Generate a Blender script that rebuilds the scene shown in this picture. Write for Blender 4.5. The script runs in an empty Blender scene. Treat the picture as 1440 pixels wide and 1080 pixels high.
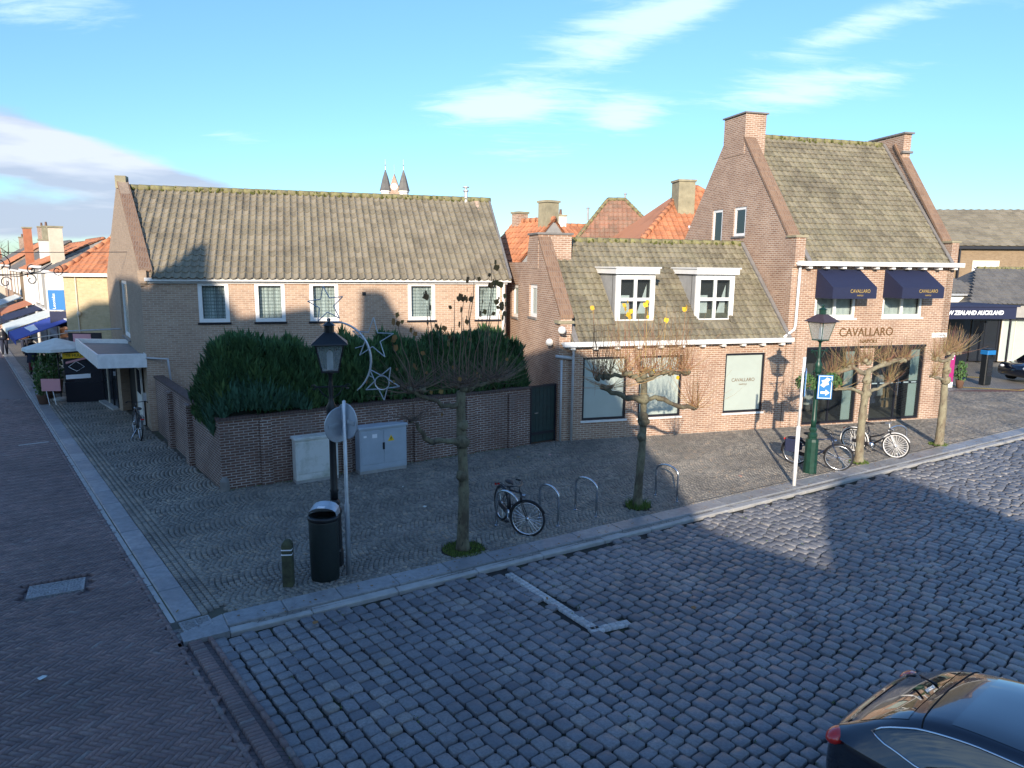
import bpy, math, random
import numpy as np
from mathutils import Vector, Matrix
from mathutils.geometry import tessellate_polygon
random.seed(7); rng=np.random.default_rng(7)
R=math.radians
scene=bpy.context.scene; COL=scene.collection
# ---------------------------------------------------------------- camera
CH=5.3; TH=R(9.5); RO=R(.6)
fw=Vector((0,math.cos(TH),-math.sin(TH))); u0=Vector((0,math.sin(TH),math.cos(TH)))
rt=Vector((1,0,0))*math.cos(RO)+u0*math.sin(RO); upv=-Vector((1,0,0))*math.sin(RO)+u0*math.cos(RO)
cd=bpy.data.cameras.new("camera"); cam=bpy.data.objects.new("camera",cd); COL.objects.link(cam)
m=Matrix((rt,upv,-fw)).transposed().to_4x4(); m.translation=Vector((0,0,CH)); cam.matrix_world=m
cd.sensor_width=36; cd.lens=25.0; cd.clip_start=.1; cd.clip_end=3000
scene.camera=cam
# ---------------------------------------------------------------- sun, sky, exposure
LD=Vector((.176,.984,-.32)).normalized()
sl=bpy.data.lights.new("sun","SUN"); sl.energy=3.6; sl.angle=R(.5); sl.color=(1,.86,.70)
so=bpy.data.objects.new("sun",sl); COL.objects.link(so); so.rotation_euler=LD.to_track_quat('-Z','Y').to_euler()
scene.view_settings.view_transform='Standard'; scene.view_settings.look='None'
scene.view_settings.exposure=1.05; scene.view_settings.gamma=1
W=bpy.data.worlds.new("World"); scene.world=W; W.use_nodes=True
def N(nt,t,loc=None,**k):
    n=nt.nodes.new(t)
    for a,b in k.items():
        if a in('inp',):
            for i,v in b.items(): n.inputs[i].default_value=v
        else: setattr(n,a,b)
    return n
def world():
    nt=W.node_tree; nt.nodes.clear(); L=nt.links.new
    out=N(nt,'ShaderNodeOutputWorld'); bg=N(nt,'ShaderNodeBackground',inp={1:.142}); L(bg.outputs[0],out.inputs[0])
    sky=N(nt,'ShaderNodeTexSky',sky_type='NISHITA',sun_disc=False,sun_elevation=R(17.8),sun_rotation=R(190),altitude=0,air_density=1.0,dust_density=.3,ozone_density=2.0)
    tc=N(nt,'ShaderNodeTexCoord'); sp=N(nt,'ShaderNodeSeparateXYZ'); L(tc.outputs['Generated'],sp.inputs[0])
    zz=N(nt,'ShaderNodeMath',operation='ADD',inp={1:.16}); L(sp.outputs[2],zz.inputs[0])
    zm=N(nt,'ShaderNodeMath',operation='MAXIMUM',inp={1:.03}); L(zz.outputs[0],zm.inputs[0])
    dx=N(nt,'ShaderNodeMath',operation='DIVIDE'); L(sp.outputs[0],dx.inputs[0]); L(zm.outputs[0],dx.inputs[1])
    dy=N(nt,'ShaderNodeMath',operation='DIVIDE'); L(sp.outputs[1],dy.inputs[0]); L(zm.outputs[0],dy.inputs[1])
    cb=N(nt,'ShaderNodeCombineXYZ'); L(dx.outputs[0],cb.inputs[0]); L(dy.outputs[0],cb.inputs[1])
    az=N(nt,'ShaderNodeMath',operation='ARCTAN2'); L(sp.outputs[0],az.inputs[0]); L(sp.outputs[1],az.inputs[1])
    el=N(nt,'ShaderNodeMath',operation='ARCSINE'); L(sp.outputs[2],el.inputs[0])
    def M(op,a_,b_=0.):
        n=N(nt,'ShaderNodeMath',operation=op)
        for i,v in ((0,a_),(1,b_)):
            if isinstance(v,(int,float)): n.inputs[i].default_value=v
            else: L(v,n.inputs[i])
        return n.outputs[0]
    def field(blobs):
        tot=None
        for (ca,ce,ra,re,k,sl) in blobs:
            da=M('SUBTRACT',az.outputs[0],ca); de=M('SUBTRACT',M('SUBTRACT',el.outputs[0],ce),M('MULTIPLY',da,sl))
            q=M('ADD',M('POWER',M('ABSOLUTE',M('DIVIDE',da,ra)),2.),M('POWER',M('ABSOLUTE',M('DIVIDE',de,re)),2.))
            f=M('MULTIPLY',M('EXPONENT',M('MULTIPLY',q,-1.)),k); tot=f if tot is None else M('ADD',tot,f)
        return tot
    wisp=field([(.11,.285,.13,.055,.55,.35),(.22,.315,.09,.025,.5,.3),(-.03,.205,.10,.026,.78,.05),(.145,.195,.055,.026,.78,0),(.37,.215,.13,.026,.70,.05),(.43,.28,.12,.022,.62,.22),(.02,.150,.09,.018,.4,0),(-.36,.153,.05,.012,.4,0),(-.56,.27,.12,.025,.5,.1),(.75,.30,.2,.04,.4,.1),(2.6,.5,.9,.3,.7,0),(-2.2,.5,.9,.3,.7,0)])
    mp=N(nt,'ShaderNodeMapping'); L(cb.outputs[0],mp.inputs[0]); mp.inputs['Rotation'].default_value=(0,0,R(-32)); mp.inputs['Scale'].default_value=(1.2,3.6,1)
    n1=N(nt,'ShaderNodeTexNoise',inp={'Scale':3.4,'Detail':14,'Roughness':.66,'Distortion':.5}); L(mp.outputs[0],n1.inputs['Vector'])
    r1=N(nt,'ShaderNodeMapRange',inp={1:.74,2:1.30,3:0,4:.75}); L(M('ADD',n1.outputs[0],wisp),r1.inputs[0])
    r1.interpolation_type='SMOOTHSTEP'
    mx=N(nt,'ShaderNodeMixRGB'); L(r1.outputs[0],mx.inputs[0]); 
    tint=N(nt,'ShaderNodeMixRGB',blend_type='MULTIPLY',inp={0:1.0,2:SKYTINT}); L(sky.outputs[0],tint.inputs[1]); hz=N(nt,'ShaderNodeMapRange',inp={1:.0,2:.55,3:.70,4:1.12}); L(el.outputs[0],hz.inputs[0]); dk=N(nt,'ShaderNodeMixRGB',blend_type='MULTIPLY',inp={0:1.0}); L(tint.outputs[0],dk.inputs[1]); L(hz.outputs[0],dk.inputs[2]); L(dk.outputs[0],mx.inputs[1]); mx.inputs[2].default_value=(3.3,4.2,4.7,1)
    bank=field([(-.57,.112,.17,.035,.75,-.10),(-.63,.15,.08,.03,.5,0),(-.58,.045,.20,.025,.62,0),(-.46,.095,.10,.016,.45,-.1)])
    mp3=N(nt,'ShaderNodeMapping'); L(tc.outputs['Generated'],mp3.inputs[0]); mp3.inputs['Scale'].default_value=(3.2,3.2,12)
    n3=N(nt,'ShaderNodeTexNoise',inp={'Scale':1.8,'Detail':9,'Roughness':.55}); L(mp3.outputs[0],n3.inputs['Vector'])
    r3=N(nt,'ShaderNodeMapRange',inp={1:.72,2:1.02,3:0,4:.92}); r3.interpolation_type='SMOOTHSTEP'; L(M('ADD',n3.outputs[0],bank),r3.inputs[0])
    n4=N(nt,'ShaderNodeTexNoise',inp={'Scale':2.6,'Detail':6,'Roughness':.5})
    mp4=N(nt,'ShaderNodeMapping'); L(tc.outputs['Generated'],mp4.inputs[0]); mp4.inputs['Scale'].default_value=(2,2,12); mp4.inputs['Location'].default_value=(0,0,.35); L(mp4.outputs[0],n4.inputs['Vector'])
    cr=N(nt,'ShaderNodeMixRGB',inp={1:(1.9,2.2,2.8,1),2:(3.0,3.2,3.6,1)}); r4=N(nt,'ShaderNodeMapRange',inp={1:.42,2:.6}); L(n4.outputs[0],r4.inputs[0]); L(r4.outputs[0],cr.inputs[0])
    m2=N(nt,'ShaderNodeMixRGB'); L(r3.outputs[0],m2.inputs[0]); L(mx.outputs[0],m2.inputs[1]); L(cr.outputs[0],m2.inputs[2])
    L(m2.outputs[0],bg.inputs[0])
SKYTINT=(.53,.735,.95,1)
world()
# ---------------------------------------------------------------- materials
MATS={}
def mat(name,f,rough=.7,metal=0,spec=None,coat=0,trans=0):
    m=bpy.data.materials.new(name); m.use_nodes=True; nt=m.node_tree; bs=nt.nodes['Principled BSDF']
    bs.inputs['Roughness'].default_value=rough; bs.inputs['Metallic'].default_value=metal
    if spec is not None: bs.inputs['Specular IOR Level'].default_value=spec
    if coat: bs.inputs['Coat Weight'].default_value=coat; bs.inputs['Coat Roughness'].default_value=.03
    if callable(f): f(nt,bs)
    else: bs.inputs['Base Color'].default_value=(*f,1)
    MATS[name]=m; return m
def ramp(nt,fac,stops):
    r=N(nt,'ShaderNodeValToRGB'); cr=r.color_ramp
    while len(cr.elements)<len(stops): cr.elements.new(.5)
    for e,(p,c) in zip(cr.elements,stops): e.position=p; e.color=(*c,1)
    nt.links.new(fac,r.inputs[0]); return r.outputs[0]
def noise(nt,scale,det=4,rough=.55,coord='Object',sc=(1,1,1)):
    tc=N(nt,'ShaderNodeTexCoord'); mp=N(nt,'ShaderNodeMapping'); nt.links.new(tc.outputs[coord],mp.inputs[0]); mp.inputs['Scale'].default_value=sc
    n=N(nt,'ShaderNodeTexNoise',inp={'Scale':scale,'Detail':det,'Roughness':rough}); nt.links.new(mp.outputs[0],n.inputs['Vector']); return n.outputs[0]
def mixc(nt,f,a,b,mode='MIX'):
    x=N(nt,'ShaderNodeMixRGB',blend_type=mode)
    for i,v in ((0,f),(1,a),(2,b)):
        if isinstance(v,(int,float)): x.inputs[i].default_value=v
        elif isinstance(v,tuple): x.inputs[i].default_value=(*v,1)
        else: nt.links.new(v,x.inputs[i])
    return x.outputs[0]
def rnd(nt):
    a=N(nt,'ShaderNodeAttribute',attribute_name='rnd'); return a.outputs['Fac']
def bump(nt,bs,h,st=.3,dist=.01):
    b=N(nt,'ShaderNodeBump',inp={'Strength':st,'Distance':dist}); nt.links.new(h,b.inputs['Height']); nt.links.new(b.outputs[0],bs.inputs['Normal'])
def varied(c,amt=.25,sc=3.,c2=None,bmp=0):
    """plain colour with soft wear"""
    def f(nt,bs):
        n=noise(nt,sc,6,.6)
        lo=tuple(x*(1-amt) for x in c); hi=c2 or tuple(min(1,x*(1+amt)) for x in c)
        nt.links.new(ramp(nt,n,[(.3,lo),(.7,hi)]),bs.inputs['Base Color'])
        if bmp: bump(nt,bs,noise(nt,sc*12,4),bmp)
    return f
def brickf(c1,c2,mortar,ms=.011,bw=.215,rh=.066,dirt=.35,eff=0.,bias=0.,dark=None):
    def f(nt,bs):
        tc=N(nt,'ShaderNodeTexCoord'); b=N(nt,'ShaderNodeTexBrick'); nt.links.new(tc.outputs['UV'],b.inputs['Vector'])
        b.inputs['Color1'].default_value=(*c1,1); b.inputs['Color2'].default_value=(*c2,1); b.inputs['Mortar'].default_value=(*mortar,1)
        for k,v in {'Scale':1,'Mortar Size':ms,'Mortar Smooth':.2,'Bias':bias,'Brick Width':bw,'Row Height':rh}.items(): b.inputs[k].default_value=v
        n=noise(nt,1.1,6,.65,'UV'); n2=noise(nt,7,4,.6,'UV')
        c=mixc(nt,ramp(nt,n,[(.35,(0,0,0)),(.7,(dirt,)*3)]),b.outputs[0],tuple(x*.62 for x in c1))
        c=mixc(nt,ramp(nt,n2,[(.3,(0,0,0)),(.75,(.35,)*3)]),c,tuple(min(1,x*1.35) for x in c2))
        if eff:
            n3=noise(nt,.55,5,.7,'UV'); c=mixc(nt,ramp(nt,n3,[(.52,(0,0,0)),(.72,(eff,)*3)]),c,(.42,.41,.39))
        nt.links.new(c,bs.inputs['Base Color'])
        inv=N(nt,'ShaderNodeMath',operation='SUBTRACT',inp={0:1}); nt.links.new(b.outputs['Fac'],inv.inputs[1])
        bump(nt,bs,inv.outputs[0],.5,.012)
    return f
mat('brick_pink',brickf((.33,.21,.145),(.46,.32,.225),(.54,.47,.38),ms=.0095,dirt=.35),.85)
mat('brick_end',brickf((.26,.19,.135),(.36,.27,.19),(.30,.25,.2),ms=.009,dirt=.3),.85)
mat('brick_red',brickf((.23,.122,.078),(.39,.245,.165),(.60,.53,.44),ms=.0115,dirt=.5),.85)
mat('brick_garden',brickf((.105,.055,.042),(.19,.10,.072),(.52,.49,.45),ms=.010,dirt=.8,eff=.32),.85)
mat('brick_buff',brickf((.46,.36,.20),(.56,.45,.27),(.5,.42,.3),ms=.007),.85)
mat('brick_tan',brickf((.20,.14,.08),(.28,.20,.12),(.26,.2,.14),ms=.008),.85)
mat('brick_coping',brickf((.17,.095,.06),(.27,.165,.10),(.25,.2,.16),bw=.07,rh=.22,ms=.01),.85)
mat('stucco_white',varied((.72,.70,.64),.08),.8)
mat('stucco_cream',varied((.62,.54,.42),.12),.8)
mat('stucco_grey',varied((.33,.32,.30),.15),.8)
def tilef(base,alt,lich,joint=.0):
    def f(nt,bs):
        a=rnd(nt); c=ramp(nt,a,[(0,tuple(x*.68 for x in base)),(.5,base),(1,alt)])
        n=noise(nt,1.3,8,.7); c=mixc(nt,ramp(nt,n,[(.45,(0,0,0)),(.72,(.55,)*3)]),c,lich)
        n2=noise(nt,16,6,.75); c=mixc(nt,ramp(nt,n2,[(.40,(0,0,0)),(.62,(.6,)*3)]),c,tuple(x*1.35 for x in lich))
        n3=noise(nt,.8,5,.6); c=mixc(nt,ramp(nt,n3,[(.5,(0,0,0)),(.75,(.55,)*3)]),c,tuple(x*.45 for x in base))
        nt.links.new(c,bs.inputs['Base Color']); bump(nt,bs,n2,.4,.01)
    return f
mat('tile_grey',tilef((.21,.178,.13),(.275,.235,.175),(.225,.20,.135)),.85)
mat('tile_moss',tilef((.155,.130,.095),(.25,.215,.155),(.22,.205,.13)),.85)
mat('tile_orange',tilef((.42,.155,.07),(.54,.22,.10),(.42,.20,.11)),.8)
mat('tile_mixed',tilef((.30,.13,.08),(.42,.18,.11),(.21,.18,.13)),.85)
mat('tile_slate',tilef((.12,.118,.12),(.15,.14,.13),(.14,.135,.12)),.8)
mat('moss',varied((.09,.10,.02),.5,20,bmp=.8),.95)
mat('ridge',varied((.20,.17,.12),.3,9,c2=(.26,.25,.10)),.9)
mat('white_paint',varied((.80,.80,.78),.05,4),.45)
mat('white_worn',varied((.72,.72,.70),.12,5),.5)
mat('cream_paint',varied((.66,.60,.48),.1),.5)
mat('black_frame',(.012,.013,.02),.35)
mat('dark_wood',varied((.02,.018,.016),.3),.6)
mat('coping_dark',brickf((.06,.035,.032),(.10,.06,.05),(.12,.11,.10),bw=.07,rh=.22,ms=.008),.85)
mat('gate_green',varied((.010,.028,.026),.3,6),.55)
mat('lead',varied((.19,.18,.17),.2,6),.6)
mat('zinc',varied((.42,.43,.44),.12,6),.45,.3)
mat('pvc_grey',varied((.45,.46,.47),.08,6),.5)
mat('galv',varied((.46,.50,.54),.12,9),.38,.55)
mat('steel',(.55,.57,.6),.22,.95)
mat('chrome',(.75,.78,.82),.12,1)
mat('lamp_black',varied((.010,.012,.014),.3,12),.42)
mat('lamp_green',varied((.008,.042,.028),.3,8),.4)
mat('lamp_copper',varied((.07,.05,.055),.25,8),.5,.2)
mat('bin_green',varied((.010,.018,.017),.2,20,bmp=.3),.5)
mat('bollard',varied((.055,.055,.038),.4,7,c2=(.09,.10,.05),bmp=.5),.85)
mat('cab_pale',lambda nt,bs:(nt.links.new(mixc(nt,ramp(nt,noise(nt,2.2,7,.7),[(.48,(0,0,0)),(.75,(.8,)*3)]),(.62,.63,.60),(.24,.26,.18)),bs.inputs['Base Color'])),.6)
mat('cab_blue',varied((.36,.42,.48),.08,3),.5)
mat('yellow',(.85,.55,.02),.5); mat('blue_sign',(.015,.16,.42),.4); mat('sign_white',(.8,.82,.85),.4)
mat('navy_fabric',varied((.012,.018,.055),.15,20),.75)
mat('blue_fabric',varied((.02,.05,.30),.15,10),.75)
mat('pale_fabric',varied((.55,.60,.58),.1,5),.8)
mat('gold',(.62,.42,.12),.4,.4); mat('bronze',varied((.20,.115,.05),.25,10),.5,.4)
mat('rubber',(.012,.012,.014),.7); mat('bike_black',(.012,.012,.016),.3,coat=.4); mat('bike_blue',(.018,.028,.06),.3,coat=.4)
mat('saddle',(.02,.018,.02),.5); mat('bike_white',(.78,.78,.76),.35)
mat('red_lamp',(.6,.02,.015),.2,coat=1); mat('pink_board',(.62,.30,.32),.6); mat('magenta',(.35,.02,.16),.6)
def glassf(tint,mix):
    def f(nt,bs):
        bs.inputs['Base Color'].default_value=(*tint,1); bs.inputs['Roughness'].default_value=.04
        out=[n for n in nt.nodes if n.type=='OUTPUT_MATERIAL'][0]; t=N(nt,'ShaderNodeBsdfTransparent'); t.inputs[0].default_value=(.9,.95,.95,1)
        mx=N(nt,'ShaderNodeMixShader',inp={0:mix}); nt.links.new(t.outputs[0],mx.inputs[1]); nt.links.new(bs.outputs[0],mx.inputs[2]); nt.links.new(mx.outputs[0],out.inputs[0])
    return f
mat('glass_clear',glassf((.05,.06,.07),.16)); mat('glass_lamp',glassf((.32,.34,.34),.45)); mat('glass_dark',(.018,.022,.028),.05,spec=.8)
mat('film',varied((.40,.46,.42),.04,2),.25,coat=.5)
def lacef(nt,bs):
    tc=N(nt,'ShaderNodeTexCoord'); v=N(nt,'ShaderNodeTexVoronoi',feature='F1',inp={'Scale':9,'Randomness':.12}); nt.links.new(tc.outputs['UV'],v.inputs['Vector'])
    w=N(nt,'ShaderNodeTexWave',wave_type='BANDS',bands_direction='X',inp={'Scale':3.2,'Distortion':.3}); nt.links.new(tc.outputs['UV'],w.inputs['Vector'])
    c=ramp(nt,v.outputs['Distance'],[(.30,(.95,.95,.90)),(.46,(.50,.52,.50))]); c2=mixc(nt,.4,c,w.outputs[0],'MULTIPLY'); nt.links.new(c2,bs.inputs['Base Color'])
mat('lace',lacef,.9); mat('curtain',varied((.75,.75,.72),.15,3),.9); mat('room',(.035,.033,.032),.9); mat('shop_floor',(.14,.12,.10),.5); mat('shop_wall',(.10,.09,.085),.9)
mat('cloth_light',(.5,.48,.44),.9); mat('cloth_brown',(.10,.05,.03),.9); mat('cloth_navy',(.02,.025,.05),.9); mat('red_cloth',(.10,.012,.02),.8); mat('cloth_tan',(.32,.2,.1),.9)
mat('bark',lambda nt,bs:(nt.links.new(mixc(nt,ramp(nt,noise(nt,13,5,.6,sc=(1,1,.45)),[(.60,(0,0,0)),(.68,(.85,)*3)]),mixc(nt,ramp(nt,noise(nt,4,7,.7,sc=(1,1,.5)),[(.40,(0,0,0)),(.60,(.9,)*3)]),(0.085, 0.068, 0.045),(0.2, 0.19, 0.12)),(0.03, 0.026, 0.02)),bs.inputs['Base Color']),bump(nt,bs,noise(nt,22,5,.7,sc=(1,1,.3)),.8,.03)),.9)
mat('bark_pale',lambda nt,bs:(nt.links.new(mixc(nt,ramp(nt,noise(nt,13,5,.6,sc=(1,1,.45)),[(.60,(0,0,0)),(.68,(.85,)*3)]),mixc(nt,ramp(nt,noise(nt,4,7,.7,sc=(1,1,.5)),[(.40,(0,0,0)),(.60,(.9,)*3)]),(0.17, 0.135, 0.09),(0.29, 0.27, 0.18)),(0.07, 0.055, 0.04)),bs.inputs['Base Color']),bump(nt,bs,noise(nt,22,5,.7,sc=(1,1,.3)),.8,.03)),.9)
def rndcol(*cs):
    def f(nt,bs):
        k=len(cs); nt.links.new(ramp(nt,rnd(nt),[(i/(k-1),c) for i,c in enumerate(cs)]),bs.inputs['Base Color'])
    return f
mat('twig_dark',rndcol((.07,.05,.04),(.15,.10,.075),(.18,.12,.07)),.8)
mat('twig_gold',rndcol((.24,.10,.07),(.33,.21,.08),(.30,.14,.09),(.40,.30,.11)),.8)
mat('twig_red',rndcol((.22,.07,.06),(.30,.22,.09),(.27,.24,.10),(.24,.10,.07),(.34,.27,.14)),.8)
mat('leaf_brown',rndcol((.14,.08,.03),(.26,.13,.04),(.20,.14,.04)),.8); mat('leaf_yellow',rndcol((.75,.42,.02),(.85,.55,.02),(.6,.36,.03)),.7)
mat('conifer',rndcol((0.019,0.061,0.024),(0.041,0.108,0.038),(0.074,0.155,0.047),(0.115,0.182,0.061)),.85)
mat('juniper',rndcol((0.033,0.094,0.062),(0.056,0.150,0.094),(0.069,0.163,0.075)),.85)
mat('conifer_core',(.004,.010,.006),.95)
mat('plant_green',rndcol((.02,.06,.02),(.05,.12,.03),(.08,.14,.04)),.8); mat('grass',rndcol((.05,.10,.015),(.09,.15,.03),(.13,.17,.03)),.9)
mat('terracotta',varied((.16,.09,.06),.2),.8); mat('skin',(.55,.33,.24),.6); mat('hair',(.03,.02,.012),.7)
def stonef(stops,rough,nsc=30,rr=.15):
    def f(nt,bs):
        c=ramp(nt,rnd(nt),stops); n=noise(nt,nsc,6,.7); c=mixc(nt,ramp(nt,n,[(.35,(.55,)*3),(.65,(0,0,0))]),c,tuple(x*.5 for x in stops[0][1]))
        n2=noise(nt,.7,4,.6); c=mixc(nt,ramp(nt,n2,[(.4,(.45,)*3),(.6,(0,0,0))]),c,tuple(x*.6 for x in stops[0][1]))
        nt.links.new(c,bs.inputs['Base Color']); bump(nt,bs,n,.35,.006)
        rn=ramp(nt,noise(nt,4,4),[(.3,(rough-rr,)*3),(.7,(rough+rr,)*3)]); nt.links.new(rn,bs.inputs['Roughness'])
    return f
mat('sett',stonef([(0,(0.133,0.139,0.157)),(.35,(0.205,0.214,0.232)),(.7,(0.285,0.280,0.280)),(1,(0.356,0.321,0.276))],.5),.5,spec=.55)
mat('small_sett',stonef([(0,(0.161,0.153,0.137)),(.4,(0.274,0.258,0.225)),(.75,(0.370,0.338,0.282)),(1,(0.435,0.354,0.266))],.6),.6,spec=.45)
mat('clinker',stonef([(0,(0.158,0.122,0.123)),(.35,(0.227,0.168,0.161)),(.7,(0.296,0.200,0.181)),(1,(0.275,0.249,0.238))],.6),.6,spec=.4)
mat('bluestone',stonef([(0,(.230,.243,.257)),(.5,(.297,.311,.324)),(1,(.351,.358,.365))],.42,9,.12),.42,spec=.5)
mat('lip_stone',varied((.351,.351,.338),.2,4),.6)
mat('marking',stonef([(0,(.45,.46,.47)),(1,(.66,.66,.66))],.6),.6)
mat('joint',lambda nt,bs:(nt.links.new(mixc(nt,ramp(nt,noise(nt,1.4,6,.7),[(.5,(0,0,0)),(.68,(.85,)*3)]),(.026,.025,.023),(.034,.046,.014)),bs.inputs['Base Color'])),.95)
mat('joint_pale',lambda nt,bs:(nt.links.new(mixc(nt,ramp(nt,noise(nt,.8,6,.7),[(.45,(0,0,0)),(.68,(.85,)*3)]),(.085,.08,.068),(.075,.08,.035)),bs.inputs['Base Color'])),.95)
def farpav(c1,c2,mo,bw,rh):
    def f(nt,bs):
        tc=N(nt,'ShaderNodeTexCoord'); b=N(nt,'ShaderNodeTexBrick'); nt.links.new(tc.outputs['UV'],b.inputs['Vector'])
        b.inputs['Color1'].default_value=(*c1,1); b.inputs['Color2'].default_value=(*c2,1); b.inputs['Mortar'].default_value=(*mo,1)
        for k,v in {'Scale':1,'Mortar Size':.008,'Brick Width':bw,'Row Height':rh}.items(): b.inputs[k].default_value=v
        c=mixc(nt,ramp(nt,noise(nt,.7,6,.65),[(.4,(.4,)*3),(.65,(0,0,0))]),b.outputs[0],tuple(x*.6 for x in c1)); nt.links.new(c,bs.inputs['Base Color'])
    return f
mat('far_sett',farpav((.203,.189,.176),(.284,.263,.230),(.081,.081,.068),.12,.11),.6); mat('far_clinker',farpav((.115,.084,.084),(.162,.111,.105),(.041,.038,.038),.2,.07),.6)
mat('red_clinker',farpav((.19,.085,.06),(.25,.12,.085),(.08,.06,.05),.2,.07),.7)
mat('earth',varied((.05,.047,.04),.3,.5),.95); mat('soil',varied((.035,.028,.018),.4,8),.95)
mat('iron_cover',varied((.30,.31,.32),.55,30,bmp=.8),.5,.3); mat('dark_gap',(.006,.006,.006),.9)
def carf(nt,bs): bs.inputs['Base Color'].default_value=(.006,.009,.02,1); bs.inputs['Coat Weight'].default_value=1; bs.inputs['Coat Roughness'].default_value=.02
mat('car_paint',carf,.18,.3,spec=.8); mat('car_glass',(.004,.006,.01),.03,spec=1.,coat=1)
mat('orange_stucco',varied((.42,.16,.08),.15,4),.85); mat('moss_stone',varied((.30,.27,.18),.25,3),.9)
# ---------------------------------------------------------------- mesh building
class MB:
    def __init__(s): s.v=[]; s.f=[]; s.r=[]; s.m=[]; s.cr=None; s.cm=0; s.s=[]; s.smooth=False
    def add(s,vs,fs,r=None):
        o=len(s.v); s.v.extend([tuple(v) for v in vs]); 
        rr=r if r is not None else (s.cr if s.cr is not None else random.random())
        for f in fs: s.f.append(tuple(i+o for i in f)); s.r.append(rr); s.m.append(s.cm); s.s.append(s.smooth)
        return s
    def box(s,a,b,T=None,r=None,taper=1.):
        x0,y0,z0=a; x1,y1,z1=b; cx,cy=(x0+x1)/2,(y0+y1)/2; t=taper
        q=[(x0,y0,z0),(x1,y0,z0),(x1,y1,z0),(x0,y1,z0)]+[(cx+(x-cx)*t,cy+(y-cy)*t,z1) for x,y in((x0,y0),(x1,y0),(x1,y1),(x0,y1))]
        if T: q=[T(*p) for p in q]
        return s.add(q,[(3,2,1,0),(4,5,6,7),(0,1,5,4),(1,2,6,5),(2,3,7,6),(3,0,4,7)],r)
    def bev(s,a,b,c=.02,T=None,r=None):
        """box with all vertical and top edges chamfered"""
        x0,y0,z0=a; x1,y1,z1=b
        def ring(i,z): return [(x0+i+c,y0+i,z),(x1-i-c,y0+i,z),(x1-i,y0+i+c,z),(x1-i,y1-i-c,z),(x1-i-c,y1-i,z),(x0+i+c,y1-i,z),(x0+i,y1-i-c,z),(x0+i,y0+i+c,z)]
        q=ring(0,z0)+ring(0,z1-c)+ring(c,z1)
        if T: q=[T(*p) for p in q]
        fs=[tuple(range(7,-1,-1)),tuple(range(16,24))]
        for k in (0,8):
            for i in range(8): j=(i+1)%8; fs.append((k+i,k+j,k+8+j,k+8+i))
        return s.add(q,fs,r)
    def tube(s,pts,rad,n=8,cap=True,r=None):
        pts=[Vector(p) for p in pts]; k=len(pts)
        rs=rad if isinstance(rad,(list,tuple)) else [rad]*k
        vs=[]; ref=None
        for i,p in enumerate(pts):
            d=(pts[min(i+1,k-1)]-pts[max(i-1,0)])
            if d.length<1e-9: d=Vector((0,0,1))
            d.normalize()
            if ref is None:
                ref=Vector((0,0,1)) if abs(d.z)<.9 else Vector((1,0,0))
                ref=(ref-d*ref.dot(d)).normalized()
            else:
                ref=ref-d*ref.dot(d)
                ref=ref.normalized() if ref.length>1e-6 else d.orthogonal().normalized()
            c=d.cross(ref)
            for j in range(n):
                a=2*math.pi*j/n; vs.append(p+(ref*math.cos(a)+c*math.sin(a))*rs[i])
        fs=[]
        for i in range(k-1):
            for j in range(n): jj=(j+1)%n; fs.append((i*n+j,i*n+jj,(i+1)*n+jj,(i+1)*n+j))
        if cap and n>2: fs.append(tuple(range(n-1,-1,-1))); fs.append(tuple((k-1)*n+j for j in range(n)))
        return s.add(vs,fs,r)
    def lathe(s,prof,c=(0,0,0),n=12,r=None,sq=(1,1),rot=0):
        vs=[];fs=[]
        for (ra,z) in prof:
            for j in range(n): a=2*math.pi*j/n+rot; vs.append((c[0]+math.cos(a)*ra*sq[0],c[1]+math.sin(a)*ra*sq[1],c[2]+z))
        for i in range(len(prof)-1):
            for j in range(n): jj=(j+1)%n; fs.append((i*n+j,i*n+jj,(i+1)*n+jj,(i+1)*n+j))
        fs.append(tuple(range(n-1,-1,-1))); k=len(prof)-1; fs.append(tuple(k*n+j for j in range(n)))
        return s.add(vs,fs,r)
    def prism(s,poly,P,d0,d1,holes=(),r=None,back=True):
        """extrude a 2-D polygon (a,b) with rectangular/polygonal holes; P(a,b,d)->xyz"""
        loops=[[Vector((x,y,0)) for x,y in poly]]+[[Vector((x,y,0)) for x,y in h] for h in holes]
        flat=[p for l in loops for p in l]; tr=tessellate_polygon(loops); n=len(flat)
        vs=[P(p.x,p.y,d0) for p in flat]+([P(p.x,p.y,d1) for p in flat])
        fs=[tuple(t) for t in tr]
        if back: fs+=[tuple(i+n for i in t) for t in tr]
        o=0
        for l in loops:
            k=len(l)
            for i in range(k): j=(i+1)%k; fs.append((o+i,o+j,n+o+j,n+o+i))
            o+=k
        return s.add(vs,fs,r)
    def blob(s,c,rad,n=8,m=6,jit=.15,sq=(1,1,1),r=None):
        vs=[];fs=[]
        for i in range(m+1):
            t=math.pi*i/m
            for j in range(n):
                a=2*math.pi*j/n; q=rad*(1+random.uniform(-jit,jit)); vs.append((c[0]+q*sq[0]*math.sin(t)*math.cos(a),c[1]+q*sq[1]*math.sin(t)*math.sin(a),c[2]+q*sq[2]*math.cos(t)))
        for i in range(m):
            for j in range(n): jj=(j+1)%n; fs.append((i*n+j,i*n+jj,(i+1)*n+jj,(i+1)*n+j))
        return s.add(vs,fs,r)
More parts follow.
